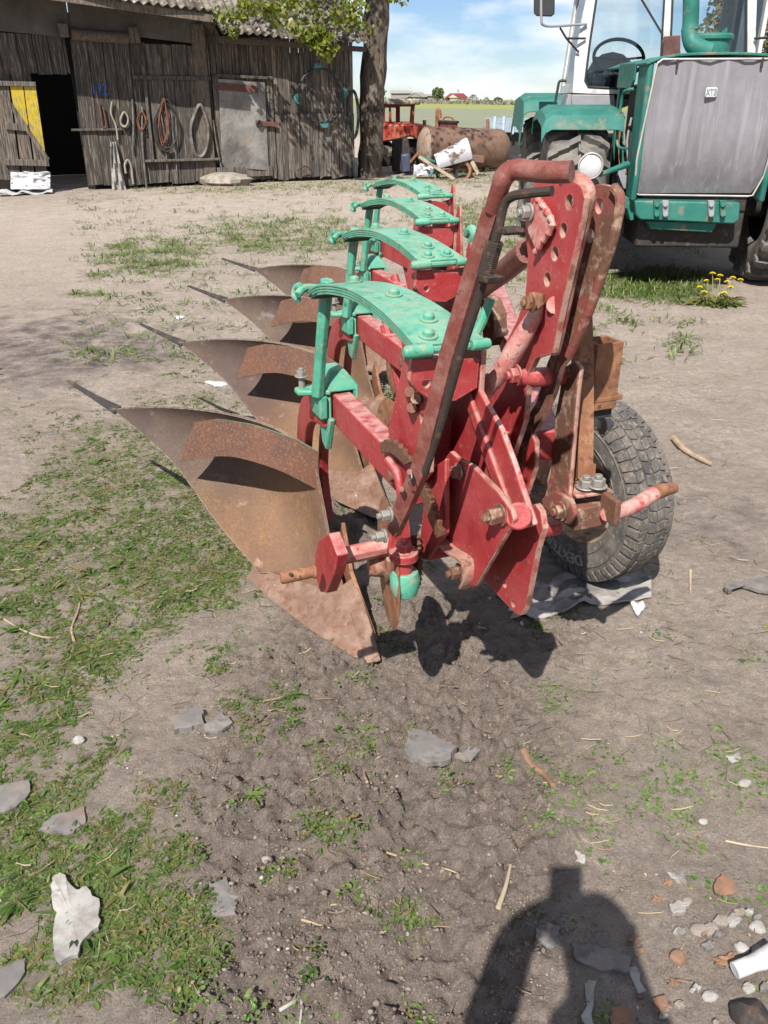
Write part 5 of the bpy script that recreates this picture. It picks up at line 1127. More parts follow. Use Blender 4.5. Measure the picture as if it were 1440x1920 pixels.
# wheels with chevron lugs
M['trub'] = mat('grey_tractor_tyre', (.10, .095, .088), .9, .2, layers=[((.21, .19, .165), 3, .52, .12, 8), ((.07, .065, .06), 7, .6, .08, 8)], bump=[(60, .3, .006)])
def tractor_wheel(r, k):
    C = tp(r, k, .70); ax = TR; wy = TK; R_ = .655; W_ = .265
    pr = [(-.17, .34), (-.22, .38), (-W_, .48), (-W_+.005, .58), (-W_+.035, .635), (-.15, .652), (0, R_), (.15, .652), (W_-.035, .635), (W_-.005, .58), (W_, .48), (.22, .38), (.17, .34)]
    o = MB().lathe(C, ax, pr, 56).build('wheel', M['trub'], tractor, 0, smooth=50)
    mb = MB(); n = 20
    q = lambda a, of, rr: C+ax*of+(wy*math.cos(a)+PZ*math.sin(a))*rr
    for s_ in (-1, 1):
        for i in range(n):
            a = 2*math.pi*(i+(.5 if s_ > 0 else 0))/n
            pts = [(.0, .0, .715), (.10, .10, .712), (.20, .17, .70), (.275, .21, .655), (.272, .23, .58)]
            for m_ in range(len(pts)-1):
                (o0, a0, r0), (o1, a1, r1) = pts[m_], pts[m_+1]; hw = .055
                tl = [q(a+a0-hw, s_*(o0-.01), r0), q(a+a0+hw, s_*(o0-.01), r0), q(a+a1+hw*.85, s_*o1, r1), q(a+a1-hw*.85, s_*o1, r1)]
                bl = [C+ax*((p-C).dot(ax)*.9)+(p-C-ax*(p-C).dot(ax))*.88 for p in tl]
                mb.add(tl+bl, [(0, 1, 2, 3), (0, 4, 5, 1), (1, 5, 6, 2), (2, 6, 7, 3), (3, 7, 4, 0)])
    mb.build('tread', M['trub'], o, 0, smooth=20)
    MB().lathe(C, ax, [(-.19, .36), (-.20, .34), (-.15, .32), (-.06, .25), (-.05, .12), (-.09, .10), (-.09, 0)] if r < 0 else [(.19, .36), (.20, .34), (.15, .32), (.06, .25), (.05, .12), (.09, .10), (.09, 0)], 32).build('rim', M['tgreen'], o, 0)
tractor_wheel(-.97, .80); tractor_wheel(1.02, .80); tractor_wheel(-.97, 3.66); tractor_wheel(1.02, 3.66)
def fender(rc, k0, k1, zt, wd, front):
    rows = []
    for kk, dz in ((k0-.03, -.14), (k0, -.03), (k0+.06, 0), ((k0+k1)/2, .05), (k1-.06, .02), (k1, -.10)):
        rows.append([tp(rc+o, kk, zt+dz+h_) for o, h_ in ((-wd-.03, -.22*front), (-wd, -.03), (-wd+.05, 0), (wd-.05, 0), (wd, -.02))])
    return MB().sheet(rows, .015).build('fender', M['tgreen'], tractor, .004)
fender(-.93, .42, 1.55, 1.475, .34, .5); fender(1.0, .42, 1.55, 1.475, .34, .5); fender(-.95, 2.7, 4.5, 1.60, .37, 1.6); fender(1.0, 2.7, 4.5, 1.60, .37, 1.6)
# headlight
hc_ = pt(1107, 311, -.06)
hd_ = MB().lathe(hc_, -TK, [(-.10, .0), (-.09, .05), (-.05, .085), (0, .098), (.012, .10), (.016, .094)], 28).build('headlight', M['tgrey'], tractor, 0)
lens = bpy.data.materials.new('headlight_lens'); lens.use_nodes = True; b = lens.node_tree.nodes['Principled BSDF']; b.inputs['Base Color'].default_value = (.62, .63, .64, 1); b.inputs['Metallic'].default_value = .35; b.inputs['Roughness'].default_value = .2
MB().lathe(hc_, -TK, [(.0, .101), (.02, .108), (.03, .100), (.02, .094)], 28).build('headlight_ring', M['chrome'], hd_, 0)
MB().lathe(hc_, -TK, [(.012, .094), (.024, .075), (.032, .04), (.035, 0)], 28).build('lens', lens, hd_, 0)
MB().tube([pt(1124, 328, -.03), pt(1150, 318, .05), pt(1178, 308, .12)], [.02, .024, .03], 8).build('headlight_arm', M['tgreen'], tractor, .002)
MB().tube([tp(.98, .3, 1.0), tp(.62, .15, 1.05)], .022, 8).build('headlight_arm', M['tgreen'], tractor, .002)
# cab
CK = 2.0
mb = MB(); hole1 = [pt(1118, 8, CK), pt(1106, 80, CK), pt(1097, 150, CK), pt(1102, 163, CK), pt(1150, 166, CK), pt(1215, 166, CK), pt(1238, 160, CK), pt(1244, 8, CK)]
hole1 = [pt(1122, -28, CK), pt(1106, 80, CK), pt(1097, 152, CK), pt(1103, 163, CK), pt(1160, 166, CK), pt(1236, 164, CK), pt(1247, -28, CK)]
hole2 = [pt(1262, -28, CK), pt(1254, 164, CK), pt(1330, 164, CK), pt(1394, 150, CK), pt(1399, 130, CK), pt(1400, -28, CK)]
outer_ = [pt(1112, -60, CK), pt(1090, 40, CK), pt(1078, 110, CK), pt(1074, 174, CK), pt(1120, 176, CK), pt(1415, 176, CK), pt(1417, 60, CK), pt(1421, -60, CK)]
cab = MB().prism(outer_, TK*.05, holes=[hole1, hole2]).build('cab', M['twhite'], tractor, .012)
MB().prism([pt(1073, 177, CK), pt(1152, 178, CK), pt(1155, 223, CK), pt(1072, 222, CK)], TK*.06).build('cab_panel', M['tgrey'], cab, .008)
MB().prism([pt(1066, 176, CK+.1), pt(1073, 177, CK+.1), pt(1069, 226, CK+.1), pt(1054, 224, CK+.1)], TK*.9).build('cab_step', M['tgrey'], cab, .008)
for h_ in (hole1, hole2):
    MB().prism([p+TK*.022 for p in h_], TK*.004).build('windscreen', M['glass'], cab, 0)
    hh = h_+[h_[0]]; MB().tube(hh, .012, 6, False).build('window_seal', M['hose'], cab, 0)
rl = (outer_[0]-TO).dot(TR); rb = (outer_[3]-TO).dot(TR); rr_ = (outer_[5]-TO).dot(TR); zb = outer_[3].z; zt = outer_[0].z
for rr0, rr1 in ((rb, rl), (rr_-.03, rr_-.03)):
    hs = [tp(rr0+(rr1-rr0)*u, CK+kk, zb+(zt-zb)*u) for u, kk in ((.08, .15), (.08, 1.15), (.9, 1.15), (.9, .15))]
    ou = [tp(rr0+(rr1-rr0)*u, CK+kk, zb+(zt-zb)*u) for u, kk in ((0, .05), (0, 1.3), (1, 1.3), (1, .05))]
    MB().prism(ou, TR*.04, holes=[hs]).build('cab_side', M['twhite'], cab, .006); MB().prism([p+TR*.02 for p in hs], TR*.004).build('side_window', M['glass'], cab, 0)
ou = [tp(r_, CK+1.3, z_) for r_, z_ in ((rb, zb), (rr_, zb), (rr_, zt), (rl, zt))]; hs = [tp(r_, CK+1.3, z_) for r_, z_ in ((rb+.12, zb+.1), (rr_-.12, zb+.1), (rr_-.12, zt-.1), (rl+.1, zt-.1))]
MB().prism(ou, TK*.04, holes=[hs]).build('cab_rear', M['twhite'], cab, .006); MB().prism([p+TK*.02 for p in hs], TK*.004).build('rear_window', M['glass'], cab, 0)
mb = MB().box(tp((rl+rr_)/2, CK+.66, zt+.06), TR*((rr_-rl)/2+.06), TK*.76, PZ*.07); mb.build('cab_roof', M['twhite'], cab, .03)
MB().box(tp((rb+rr_)/2, CK+.68, zb-.03), TR*((rr_-rb)/2-.02), TK*.6, PZ*.03).build('cab_floor', M['dark'], cab, 0)
swc = pt(1160, 108, CK+.32); sn = (PZ*.72-TK*.69).normalized(); sx = TR; sy = sn.cross(sx).normalized()
mb = MB().tube([swc+(sx*math.cos(2*math.pi*i/36)+sy*math.sin(2*math.pi*i/36))*.26 for i in range(37)], .018, 8, False); mb.tube([swc-sx*.25, swc-sn*.03, swc+sx*.25], .012, 6); mb.tube([swc-sn*.03, swc-sn*.5], .03, 8); mb.build('steering_wheel', M['hose'], tractor, 0)
st_ = pt(1146, 124, CK+.8); mb = MB().ball(st_-PZ*.10, .27, .12, .24, 14); mb.ball(st_-PZ*.32-TK*.18, .27, .28, .12, 14); mb.build('driver_seat', mat('seat_vinyl', (.10, .13, .18), .6), tractor, 0)
for x, y, s_ in ((1108, 147, .09), (1122, 153, .10), (1137, 138, .06)):
    MB().ball(pt(x, y, CK+.15), s_, .05, s_*.75, 8, .25).build('paper_bag', M['white'], tractor, 0, smooth=20)
MB().box(tp((rb+rr_)/2, CK+.2, zb+.03), TR*((rr_-rb)/2-.1), TK*.14, PZ*.03).build('dashboard', M['dark'], cab, .01)
MB().tube([pt(1200, -6, CK-.03), pt(1243, 66, CK-.03)], .010, 6).build('wiper', M['hose'], cab, 0)
MB().prism([pt(1246, 68, CK-.25), pt(1276, 66, CK-.25), pt(1276, 108, CK-.25), pt(1242, 106, CK-.25)], TK*.05).build('rear_shield', M['ironflat'], tractor, .006)
# door handrail and mirrors
MB().tube(curve([pt(1062, 152, CK+.2), pt(1050, 152, CK+.2), pt(1046, 165, CK+.2), pt(1041, 200, CK+.2), pt(1052, 206, CK+.2)], 16), .014, 8).build('grab_handle', M['hose'], tractor, 0)
mir = MB().prism([pt(1001, -26, CK-.2), pt(1041, -26, CK-.2), pt(1040, 26, CK-.2), pt(1034, 31, CK-.2), pt(1006, 30, CK-.2), pt(1001, 24, CK-.2)], TK*.03).build('mirror', M['hose'], tractor, .01)
MB().tube(curve([pt(1015, -20, CK-.22), pt(1015, 36, CK-.22), pt(1020, 47, CK-.2), pt(1040, 49, CK-.15), pt(1100, 45, CK-.02)], 20), .013, 8).build('mirror_arm', M['tgrey'], mir, 0)
MB().tube([pt(1050, 52, CK-.14), pt(1062, 72, CK-.1), pt(1085, 98, CK-.02)], .010, 8).build('mirror_brace', M['dark'], mir, 0); MB().tube([pt(1064, 72, CK-.1), pt(1098, 72, CK-.02)], .010, 8).build('mirror_brace', M['dark'], mir, 0)
MB().tube([pt(1415, 72, CK-.02), pt(1450, 70, CK-.2)], .012, 8).build('mirror_arm', M['dark'], tractor, 0)
# air cleaner: canister with a stack pipe
AK = 1.0
ca = pt(1330, 107, AK); cb = pt(1330, 66, AK)
can = MB().lathe(ca-PZ*.05, PZ, [(0, .155), (.03, .16), ((cb-ca).z, .165), ((cb-ca).z+.015, .185), ((cb-ca).z+.045, .185), ((cb-ca).z+.06, .165), ((cb-ca).z+.07, 0)], 32).build('air_cleaner', M['tgreen'], tractor, .004)
ep = curve([pt(1296, -70, AK-.05), pt(1296, -10, AK-.05), pt(1295, 40, AK-.05), pt(1293, 66, AK-.07), pt(1302, 86, AK-.10), pt(1330, 96, AK-.10)], 24)
MB().tube(ep, [.070]*14+[.072+.02*min(1, (i-14)/7) for i in range(14, len(ep))], 18).build('intake_pipe', M['tgreen'], can, .002)
MB().tube([pt(1295, 52, AK-.05), pt(1295, 57, AK-.05)], .082, 18).build('pipe_clamp', M['tgreen'], can, .002)
for a in range(4): MB().box(cb+TR*(.175*math.cos(a*1.57+.6))+TK*(.175*math.sin(a*1.57+.6)), TR*.012, TK*.012, PZ*.045).build('clip', M['tgreen'], can, .002)
# dandelions by the tractor
dn_ = gpt(1335, 570)
dand = thing('dandelion_plant', dn_, 'clump of yellow flowering dandelions by the tractor front wheel', 'dandelion')
X_ = dn_.x+rng.normal(0, .15, 40); Y_ = dn_.y+rng.normal(0, .09, 40)
a_, b2_, c2_ = blade_mesh(X_, Y_, np.full(40, dn_.z), 7, .14, .03, .75, GRN[:3])
o = quick_mesh('leaves', a_-np.array(dn_), b2_, M['leaf'], {'tone': c2_}); o.parent = dand
M['petal'] = mat('yellow_petals', (.85, .62, .02), .6); M['stalk'] = mat('pale_stalk', (.22, .25, .10), .6)
for x, y in ((1320, 549), (1313, 567), (1358, 551), (1352, 553), (1345, 526), (1325, 528), (1350, 518), (1363, 530), (1374, 522), (1388, 526), (1312, 540), (1370, 540), (1336, 514)):
    p = gy(x, y, dn_.y+rng.uniform(-.06, .10)); b0 = V((dn_.x+(p.x-dn_.x)*.5, p.y, dn_.z))
    s_ = MB().tube(curve([b0, b0.lerp(p, .6)+V((.01, 0, 0)), p], 8), .004, 6).build('stalk', M['stalk'], dand, 0)
    fb = MB()
    for r_, z_ in ((.030, .0), (.022, .008), (.012, .014)):
        for i in range(12): a = i*math.pi/6+r_*90; e = V((math.cos(a), math.sin(a), .25)); n_ = V((-math.sin(a), math.cos(a), 0)); fb.add([p+PZ*z_, p+e*r_*.7+n_*.006+PZ*z_, p+e*r_+PZ*z_, p+e*r_*.7-n_*.006+PZ*z_], [(0, 1, 2, 3)])
    fb.build('flower', M['petal'], s_, 0, smooth=0)
# ------------------------------------------------------------------ things behind the yard
M['tank'] = mat('rusty_brown_tank', (.145, .085, .06), .75, .25, layers=[((.21, .135, .095), 2.2, .54, .14, 8), ((.09, .05, .04), 5, .6, .08, 8), ((.26, .17, .12), 9, .68, .05, 7, (1, 1, .3))], bump=[(20, .3, .01)])
M['tankend'] = mat('streaked_tank_end', (.30, .25, .19), .8, .2, layers=[((.33, .14, .05), 3.5, .56, .08, 8, (3, 3, .4)), ((.15, .12, .09), 6, .6, .08, 8)])
M['oldred'] = mat('faded_orange_red', (.33, .045, .028), .55, layers=[((.42, .13, .08), 3, .55, .12, 8), ((.20, .07, .04), 5, .62, .07, 8)])
M['moss'] = mat('mossy_cab_roof', (.42, .38, .31), .9, layers=[((.15, .12, .08), 5, .52, .08, 8)])
M['timber'] = mat('pale_timber', (.36, .29, .20), .9, layers=[((.20, .15, .10), 6, .58, .08, 8)])
M['peel'] = mat('peeling_white_paint', (.45, .45, .47), .6, layers=[((.12, .075, .055), 2.4, .56, .03, 8), ((.38, .38, .40), 5, .56, .1, 6)], bump=[(6, .4, .02)])
M['greyblue'] = mat('blue_grey_boards', (.27, .33, .37), .8, layers=[((.19, .22, .24), 4, .55, .1, 8, (.4, .4, 4))])
M['bluepost'] = mat('pale_blue_paint', (.36, .46, .56), .7)
tank = thing('water_tank', gy(860, 312, 22.4), 'rusty brown cylindrical tank lying on the grass with a hatch on top', 'tank')
t0 = gy(796, 276, 22.0); t1 = gy(938, 280, 22.7); ax_ = (t1-t0).normalized(); RT = .47; Lt = (t1-t0).length
MB().lathe(t0, ax_, [(0, RT-.02), (.01, RT), (.03, RT+.01), (.05, RT), (Lt*.5, RT), (Lt-.1, RT), (Lt, RT*.96), (Lt+.10, RT*.75), (Lt+.14, 0)], 40).build('shell', M['tank'], tank, 0)
MB().lathe(t0, ax_, [(.0, RT-.02), (-.06, RT*.8), (-.10, RT*.4), (-.11, 0)], 40).build('tank_end', M['tankend'], tank, 0)
hx = gy(840, 243, 22.3)
mb = MB().box(gy(840, 240, 22.35), ax_*.24, (0, .24, 0), PZ*.17); hat = mb.build('hatch', mat('hatch_red', (.16, .05, .045), .7, layers=[((.08, .04, .035), 6, .55, .1, 6)]), tank, .02)
MB().box(gy(840, 228, 22.35), ax_*.28, (0, .28, 0), PZ*.02).build('hatch_lid', M['dark'], hat, .006)
MB().tube(curve([gy(830, 227, 22.3), gy(834, 220, 22.3), gy(846, 220, 22.3), gy(851, 227, 22.3)], 10), .02, 8).build('lid_handle', M['rust'], hat, 0)
MB().tube(curve([gy(820, 248, 22.2), gy(820, 215, 22.2), gy(821, 206, 22.2), gy(824, 210, 22.2), gy(824, 222, 22.2)], 16), .05, 10).build('vent_pipe', M['rust'], tank, 0)
MB().box(gy(842, 254, 21.92), ax_*.22, (0, .06, 0), PZ*.07).build('bracket', M['tank'], tank, .01)
for s_ in (.18, .82): MB().box(t0+ax_*Lt*s_-PZ*(RT+.02), ax_*.06, (0, .3, 0), PZ*.10).build('cradle', M['dark'], tank, .01)
# old red crawler tractor behind the tree
rt = thing('crawler_tractor', gy(740, 300, 25), 'old faded orange red crawler tractor with a mossy cab roof behind the tree', 'tractor')
y0 = 24.6
def q3(pts, y, d, name, m_, par, bev=.01, holes=()): return MB().prism([gy(a, b, y) for a, b in pts], V((0, d, 0)), holes=[[gy(a, b, y) for a, b in h] for h in holes]).build(name, m_, par, bev)
cabr = q3([(690, 194), (778, 195), (776, 234), (692, 234)], y0, .06, 'cab', M['oldred'], rt, .01, [[(698, 202), (716, 202), (716, 230), (700, 230)], [(722, 202), (729, 202), (729, 230), (722, 230)], [(733, 200), (773, 200), (770, 229), (735, 230)]])
q3([(690, 194), (778, 195), (776, 234), (692, 234)], y0+1.3, .06, 'cab_rear', M['oldred'], rt, .01, [[(700, 202), (742, 202), (742, 228), (702, 228)], [(750, 200), (770, 200), (768, 228), (750, 228)]])
for x in (691, 776): MB().bar(gy(x, 196, y0)+V((0, .06, 0)), gy(x, 196, y0)+V((0, 1.3, 0)), .07, .08).build('cab_rail', M['oldred'], rt, 0)
MB().box(gy(733, 191, y0+.7), V((.78, 0, 0)), V((0, .85, 0)), PZ*.07).build('cab_roof', M['moss'], rt, .03)
q3([(690, 233), (780, 232), (806, 236), (818, 240), (818, 262), (780, 262), (770, 256), (740, 264), (690, 270)], y0-.15, 1.2, 'bonnet', M['oldred'], rt, .05)
q3([(690, 255), (725, 262), (745, 280), (760, 262), (790, 262), (800, 300), (690, 310)], y0+.1, .9, 'engine_bay', M['dark'], rt, .02)
MB().tube([gy(796, 238, y0+.4), gy(796, 225, y0+.4)], .05, 8).build('exhaust_stub', M['rust'], rt, 0)
for x, y, r in ((712, 300, .34), (755, 300, .34), (800, 300, .30)): MB().lathe(gy(x, y, y0-.25), (0, 1, 0), [(0, 0), (0, r*.5), (-.05, r*.6), (-.05, r), (.25, r), (.25, 0)], 20).build('track_wheel', M['dark'], rt, 0)
tag(q3([(698, 267), (737, 277), (730, 294), (696, 281)], 23.4, .12, 'timber_board', M['timber'], None, .01), 'broad pale board leaning before the red crawler tractor', 'board')
# scrap heap in front of the tank
sc = thing('scrap_drum', gy(855, 330, 20.6), 'tilted half drum with peeling white paint lying on scrap', 'drum')
d0 = gy(818, 306, 20.3); d1 = gy(880, 282, 20.7); axd = (d1-d0).normalized(); sd_ = axd.cross(V((0, 1, 0))).normalized(); sd_ = sd_ if sd_.z > 0 else -sd_
rows = []
for i in range(9):
    p = d0.lerp(d1, i/8); r_ = .17+.10*i/8
    rows.append([p+(sd_*math.cos(a)+V((0, -1, 0))*math.sin(a))*r_ for a in [R(-70+25*k) for k in range(9)]])
MB().sheet(rows, .02).build('drum_shell', M['peel'], sc, 0)
MB().prism([d1+(sd_*math.cos(R(20*k))+V((0, -1, 0))*math.sin(R(20*k)))*.27 for k in range(18)], axd*.02).build('drum_end', M['peel'], sc, 0)
MB().lathe(gy(838, 325, 20.4), (.3, -1, .1), [(-.05, .20), (-.05, .26), (.05, .26), (.05, .20)], 28, closed=True).build('wheel_ring', M['dark'], None, 0)
tag(bpy.data.objects['wheel_ring'], 'dark iron wheel ring lying under the white drum', 'wheel')
MB().lathe(gy(868, 322, 20.5), (-.5, -1, .3), [(-.05, .16), (-.05, .22), (.05, .22), (.05, .16)], 28, closed=True).build('iron_hoop', M['rust'], None, 0)
tag(bpy.data.objects['iron_hoop'], 'rusty iron hoop lying right under the white drum', 'hoop')
def stick(name, a, b, y1, y2, w_, m_, label, cat):
    o = MB().bar(gy(*a, y1), gy(*b, y2), w_, w_*.8).build(name, m_, None, .004, loc=gy(*a, y1)); return tag(o, label, cat)
stick('scrap_pole', (786, 294), (852, 336), 20.2, 19.9, .07, M['timber'], 'long pale pole slanting down before the white drum', 'pole')
stick('scrap_lath', (806, 330), (824, 304), 20.0, 20.3, .04, M['tealm'], 'thin greenish lath crossing the pale pole', 'lath')
stick('green_pipe', (786, 292), (818, 304), 20.5, 20.4, .05, M['tgreen'], 'short green pipe before the tank end', 'pipe')
stick('prop_leg', (885, 303), (897, 327), 20.3, 20.2, .08, M['timber'], 'grey wooden leg slanting under the drum', 'leg')
tag(q3([(886, 291), (908, 293), (908, 306), (888, 304)], 20.9, .3, 'metal_box', M['tank'], None, .01), 'small rusty box wedged between the drum and tank', 'box')
tag(q3([(735, 262), (765, 258), (772, 300), (770, 324), (735, 322)], 21.9, .5, 'scrap_machine', M['dark'], None, .04), 'dark rusted machine part standing before the crawler tractor', 'machine')
tag(q3([(752, 290), (768, 288), (770, 322), (754, 324)], 21.3, .3, 'oil_can', mat('blue_black_can', (.05, .06, .10), .4), None, .03), 'dark blue can standing in the scrap heap', 'can')
sr = []
for i in range(7): sr.append([gy(776+j*6, 308+i*3.4+2*math.sin(j*2+i), 20.6-.06*i+.1*math.sin(j*1.7+i)) for j in range(7)])
tag(MB().sheet(sr, .01).build('plastic_film', M['white'], None, 0), 'crumpled white film lying in the scrap heap', 'film')
for k in range(16):
    x = random.uniform(735, 910); y = random.uniform(300, 330); p = gpt(x, max(y, 322)); p.z += random.uniform(.0, .35)
    MB().bar(p, p+V((random.uniform(-.5, .5), random.uniform(-.2, .2), random.uniform(-.1, .35))), .05, .05).build('scrap_iron', M['dark'] if k % 2 else M['rust'], None, .004)
for k, o in enumerate([o for o in COL.objects if o.name.startswith('scrap_iron')]): tag(o, 'short bent length of dark scrap iron in the heap', 'scrap iron', 'scrap iron lying in the heap by the tank')
# farm trailer
trl = thing('farm_trailer', gy(945, 280, 27), 'pale blue grey wooden farm trailer standing behind the tank', 'trailer')
for k in range(4): MB().box(gy(952, 225+k*6.5, 27), V((.68, 0, 0)), V((0, .02, 0)), PZ*.052).build('side_board', M['greyblue'], trl, .004)
for x in (927, 944, 962): MB().box(gy(x, 235, 26.95), V((.035, 0, 0)), V((0, .02, 0)), PZ*.24).build('stake', M['bluepost'], trl, .004)
MB().tube([gy(914, 252, 26.9), gy(914, 223, 26.9)], .05, 8).build('corner_post', M['rust'], trl, 0)
MB().box(gy(952, 240, 28), V((.68, 0, 0)), V((0, .9, 0)), PZ*.04).build('trailer_bed', M['greyblue'], trl, 0); MB().box(gy(952, 255, 28), V((.6, 0, 0)), V((0, .4, 0)), PZ*.12).build('chassis', M['dark'], trl, .01)
for x in (932, 966): MB().lathe(gy(x, 268, 27.2), (0, 1, 0), [(0, 0), (0, .38), (.2, .38), (.2, 0)], 18).build('wheel', M['hose'], trl, 0)
# ------------------------------------------------------------------ far side of the field
YH = 262
def gh_far(x): return float(ground_height(np.array([x]), np.array([float(YH)]))[0])
def house(name, px0, px1, pyb, pyr, pye, wallm, roofm, label, gable=None, depth=8, chim=None):
    a = gy(px0, pyb, YH); b = gy(px1, pyb, YH); zb = min(a.z, gh_far((a.x+b.x)/2))-.3; ze = gy(px0, pye, YH).z; zr = gy(px0, pyr, YH).z
    h_ = thing(name, V(((a.x+b.x)/2, YH, zb)), label, 'house'); d = V((0, depth, 0))
    MB().prism([V((a.x, YH, zb)), V((b.x, YH, zb)), V((b.x, YH, ze)), V((a.x, YH, ze))], d).build('wall', wallm, h_, 0)
    if gable is None:
        w_ = b.x-a.x; MB().prism([V((a.x-.3, YH-.4, ze)), V((a.x-.3, YH+depth/2, zr)), V((a.x-.3, YH+depth+.4, ze))], V((w_+.6, 0, 0))).build('roof', roofm, h_, 0)
    else:
        gx_ = gy(gable, pyb, YH).x; m_ = (a.x+gx_)/2
        MB().prism([V((a.x-.4, YH-.4, ze)), V((m_, YH-.4, zr)), V((gx_+.4, YH-.4, ze))], d).build('gable', wallm, h_, 0)
        MB().prism([V((m_-.2, YH-.5, zr+.1)), V((gx_+.5, YH-.5, ze)), V((b.x+.3, YH-.5, ze)), V((b.x-1.2, YH-.5, zr+.1))], d).build('roof', roofm, h_, 0)
        MB().prism([V((a.x-.6, YH-.55, ze-.1)), V((m_, YH-.55, zr+.15)), V((m_, YH-.55, zr-.15)), V((a.x-.2, YH-.55, ze-.2))], d).build('roof_verge', roofm, h_, 0)
    if chim: c = gy(chim, pyr, YH); MB().box(c+V((0, depth*.5, .3)), V((.35, 0, 0)), V((0, .35, 0)), PZ*.8).build('chimney', M['peel'], h_, 0)
    return h_
M['slate'] = mat('grey_far_roof', (.26, .245, .235), .9); M['farwall'] = mat('pale_far_wall', (.40, .36, .29), .9); M['yellowwall'] = mat('cream_far_wall', (.55, .47, .33), .9); M['redroof'] = mat('wine_red_roof', (.24, .035, .06), .7); M['greywall'] = mat('grey_far_wall', (.24, .22, .20), .9)
house('long_barn', 734, 772, 181, 169, 175, M['greywall'], M['slate'], 'long grey roofed farm barn on the left of the skyline', chim=771, depth=10)
house('farm_house', 764, 800, 186, 174, 182, M['greywall'], M['slate'], 'low grey farmhouse with a dark gable on the skyline', gable=788, depth=9)
house('farm_shed', 795, 812, 186, 176, 180, M['greywall'], M['slate'], 'small grey shed beside the bright green round tree')
house('grey_shed', 826, 842, 187, 180, 184, M['farwall'], M['slate'], 'little pale shed just left of the red roofed house')
house('red_roofed_house', 838, 876, 190, 175.5, 183, M['yellowwall'], M['redroof'], 'cream house with wine red roof on the skyline', gable=856, chim=861)
def leafball(name, c, r, n, tones, sz, label, cat, squash=1.0, trunk_=True):
    p = rng.normal(0, 1, (n, 3)); p /= np.linalg.norm(p, axis=1)[:, None]; p *= (rng.uniform(.25, 1, (n, 1))**.4)*r; p *= 1+.35*fbm(p[:, 0]*1.2/r*2+c.x, p[:, 2]*1.2/r*2, 2)[:, None]; p[:, 2] *= squash
    root = thing(name, V((c.x, c.y, c.z-r*squash-(r*.5 if trunk_ else 0))), label, cat); P0 = p+np.array(c)-np.array(root.location)
    d1 = rng.normal(0, 1, (n, 3)); d1 /= np.linalg.norm(d1, axis=1)[:, None]; d2 = np.cross(d1, rng.normal(0, 1, (n, 3))); d2 /= np.linalg.norm(d2, axis=1)[:, None]; s_ = rng.uniform(.6, 1.3, (n, 1))*sz
    vv = np.stack([P0-d1*s_, P0-d2*s_, P0+d1*s_, P0+d2*s_], 1).reshape(-1, 3); tn = np.array(tones)[rng.integers(0, len(tones), n)]*rng.uniform(.75, 1.25, (n, 1))
    o = quick_mesh('crown', vv, np.arange(n*4).reshape(-1, 4), M['leaf'], {'tone': np.repeat(tn, 4, 0)}); o.parent = root
    MB().tube([V(root.location), V((c.x, c.y, c.z))], [r*.12, r*.06], 7).build('trunk', M['bark'], root, 0); return root
leafball('round_tree', gy(821, 177, 255), 1.75, 700, [(.14, .20, .06), (.18, .25, .08), (.11, .16, .05)], .26, 'bright green round tree between the far grey roofs', 'tree', 1.05)
leafball('round_bush', gy(934, 189, 250), 1.15, 400, [(.07, .13, .04), (.09, .16, .05)], .2, 'dark green round bush on the skyline right of the houses', 'bush', .75)
leafball('dark_tree', gy(716, 172, 240), 1.1, 300, [(.08, .12, .05)], .2, 'dark tree top on the skyline just right of the trunk', 'tree')
leafball('bare_tree', gy(888, 186, 255), 1.4, 330, [(.24, .21, .19), (.20, .18, .16)], .14, 'bare greyish tree right of the red roofed house', 'tree', .9)
leafball('pale_tree', gy(985, 192, 258), 1.6, 400, [(.24, .22, .16), (.19, .21, .12)], .2, 'pale bushy tree on the skyline beside the tractor fender', 'tree', .6)
leafball('slim_tree', gy(912, 188, 258), .8, 160, [(.22, .21, .17)], .14, 'slim greyish tree between the bare tree and dark bush', 'tree', 1.2)
nb = 4200; xb = rng.uniform(gy(690, 190, 248).x, 60, nb); yb = rng.uniform(205, 250, nb); zb_ = ground_height(xb, yb)+np.abs(rng.normal(0, .32, nb))*(1+.6*fbm(xb*.15, yb*.1, 2))
d1 = rng.normal(0, 1, (nb, 3)); d1 /= np.linalg.norm(d1, axis=1)[:, None]; d2 = np.cross(d1, rng.normal(0, 1, (nb, 3))); d2 /= np.linalg.norm(d2, axis=1)[:, None]; s_ = rng.uniform(.18, .45, (nb, 1)); P_ = np.stack([xb, yb, zb_], 1)
tn = np.array([(.31, .27, .23), (.26, .235, .19), (.27, .28, .16), (.33, .28, .24)])[rng.integers(0, 4, nb)]
tag(quick_mesh('scrub', np.stack([P_-d1*s_, P_-d2*s_, P_+d1*s_, P_+d2*s_], 1).reshape(-1, 3), np.arange(nb*4).reshape(-1, 4), M['leaf'], {'tone': np.repeat(tn, 4, 0)}), 'brownish scrub along the far edge of the field', 'scrub', kind='stuff')
lt = leafball('larch_tree', gy(1452, 40, 19), 1.5, 6000, [(.26, .21, .05), (.20, .19, .05), (.15, .13, .05), (.30, .22, .07)], .06, 'tree with yellowish spring foliage behind the tractor cab', 'tree', 1.5)
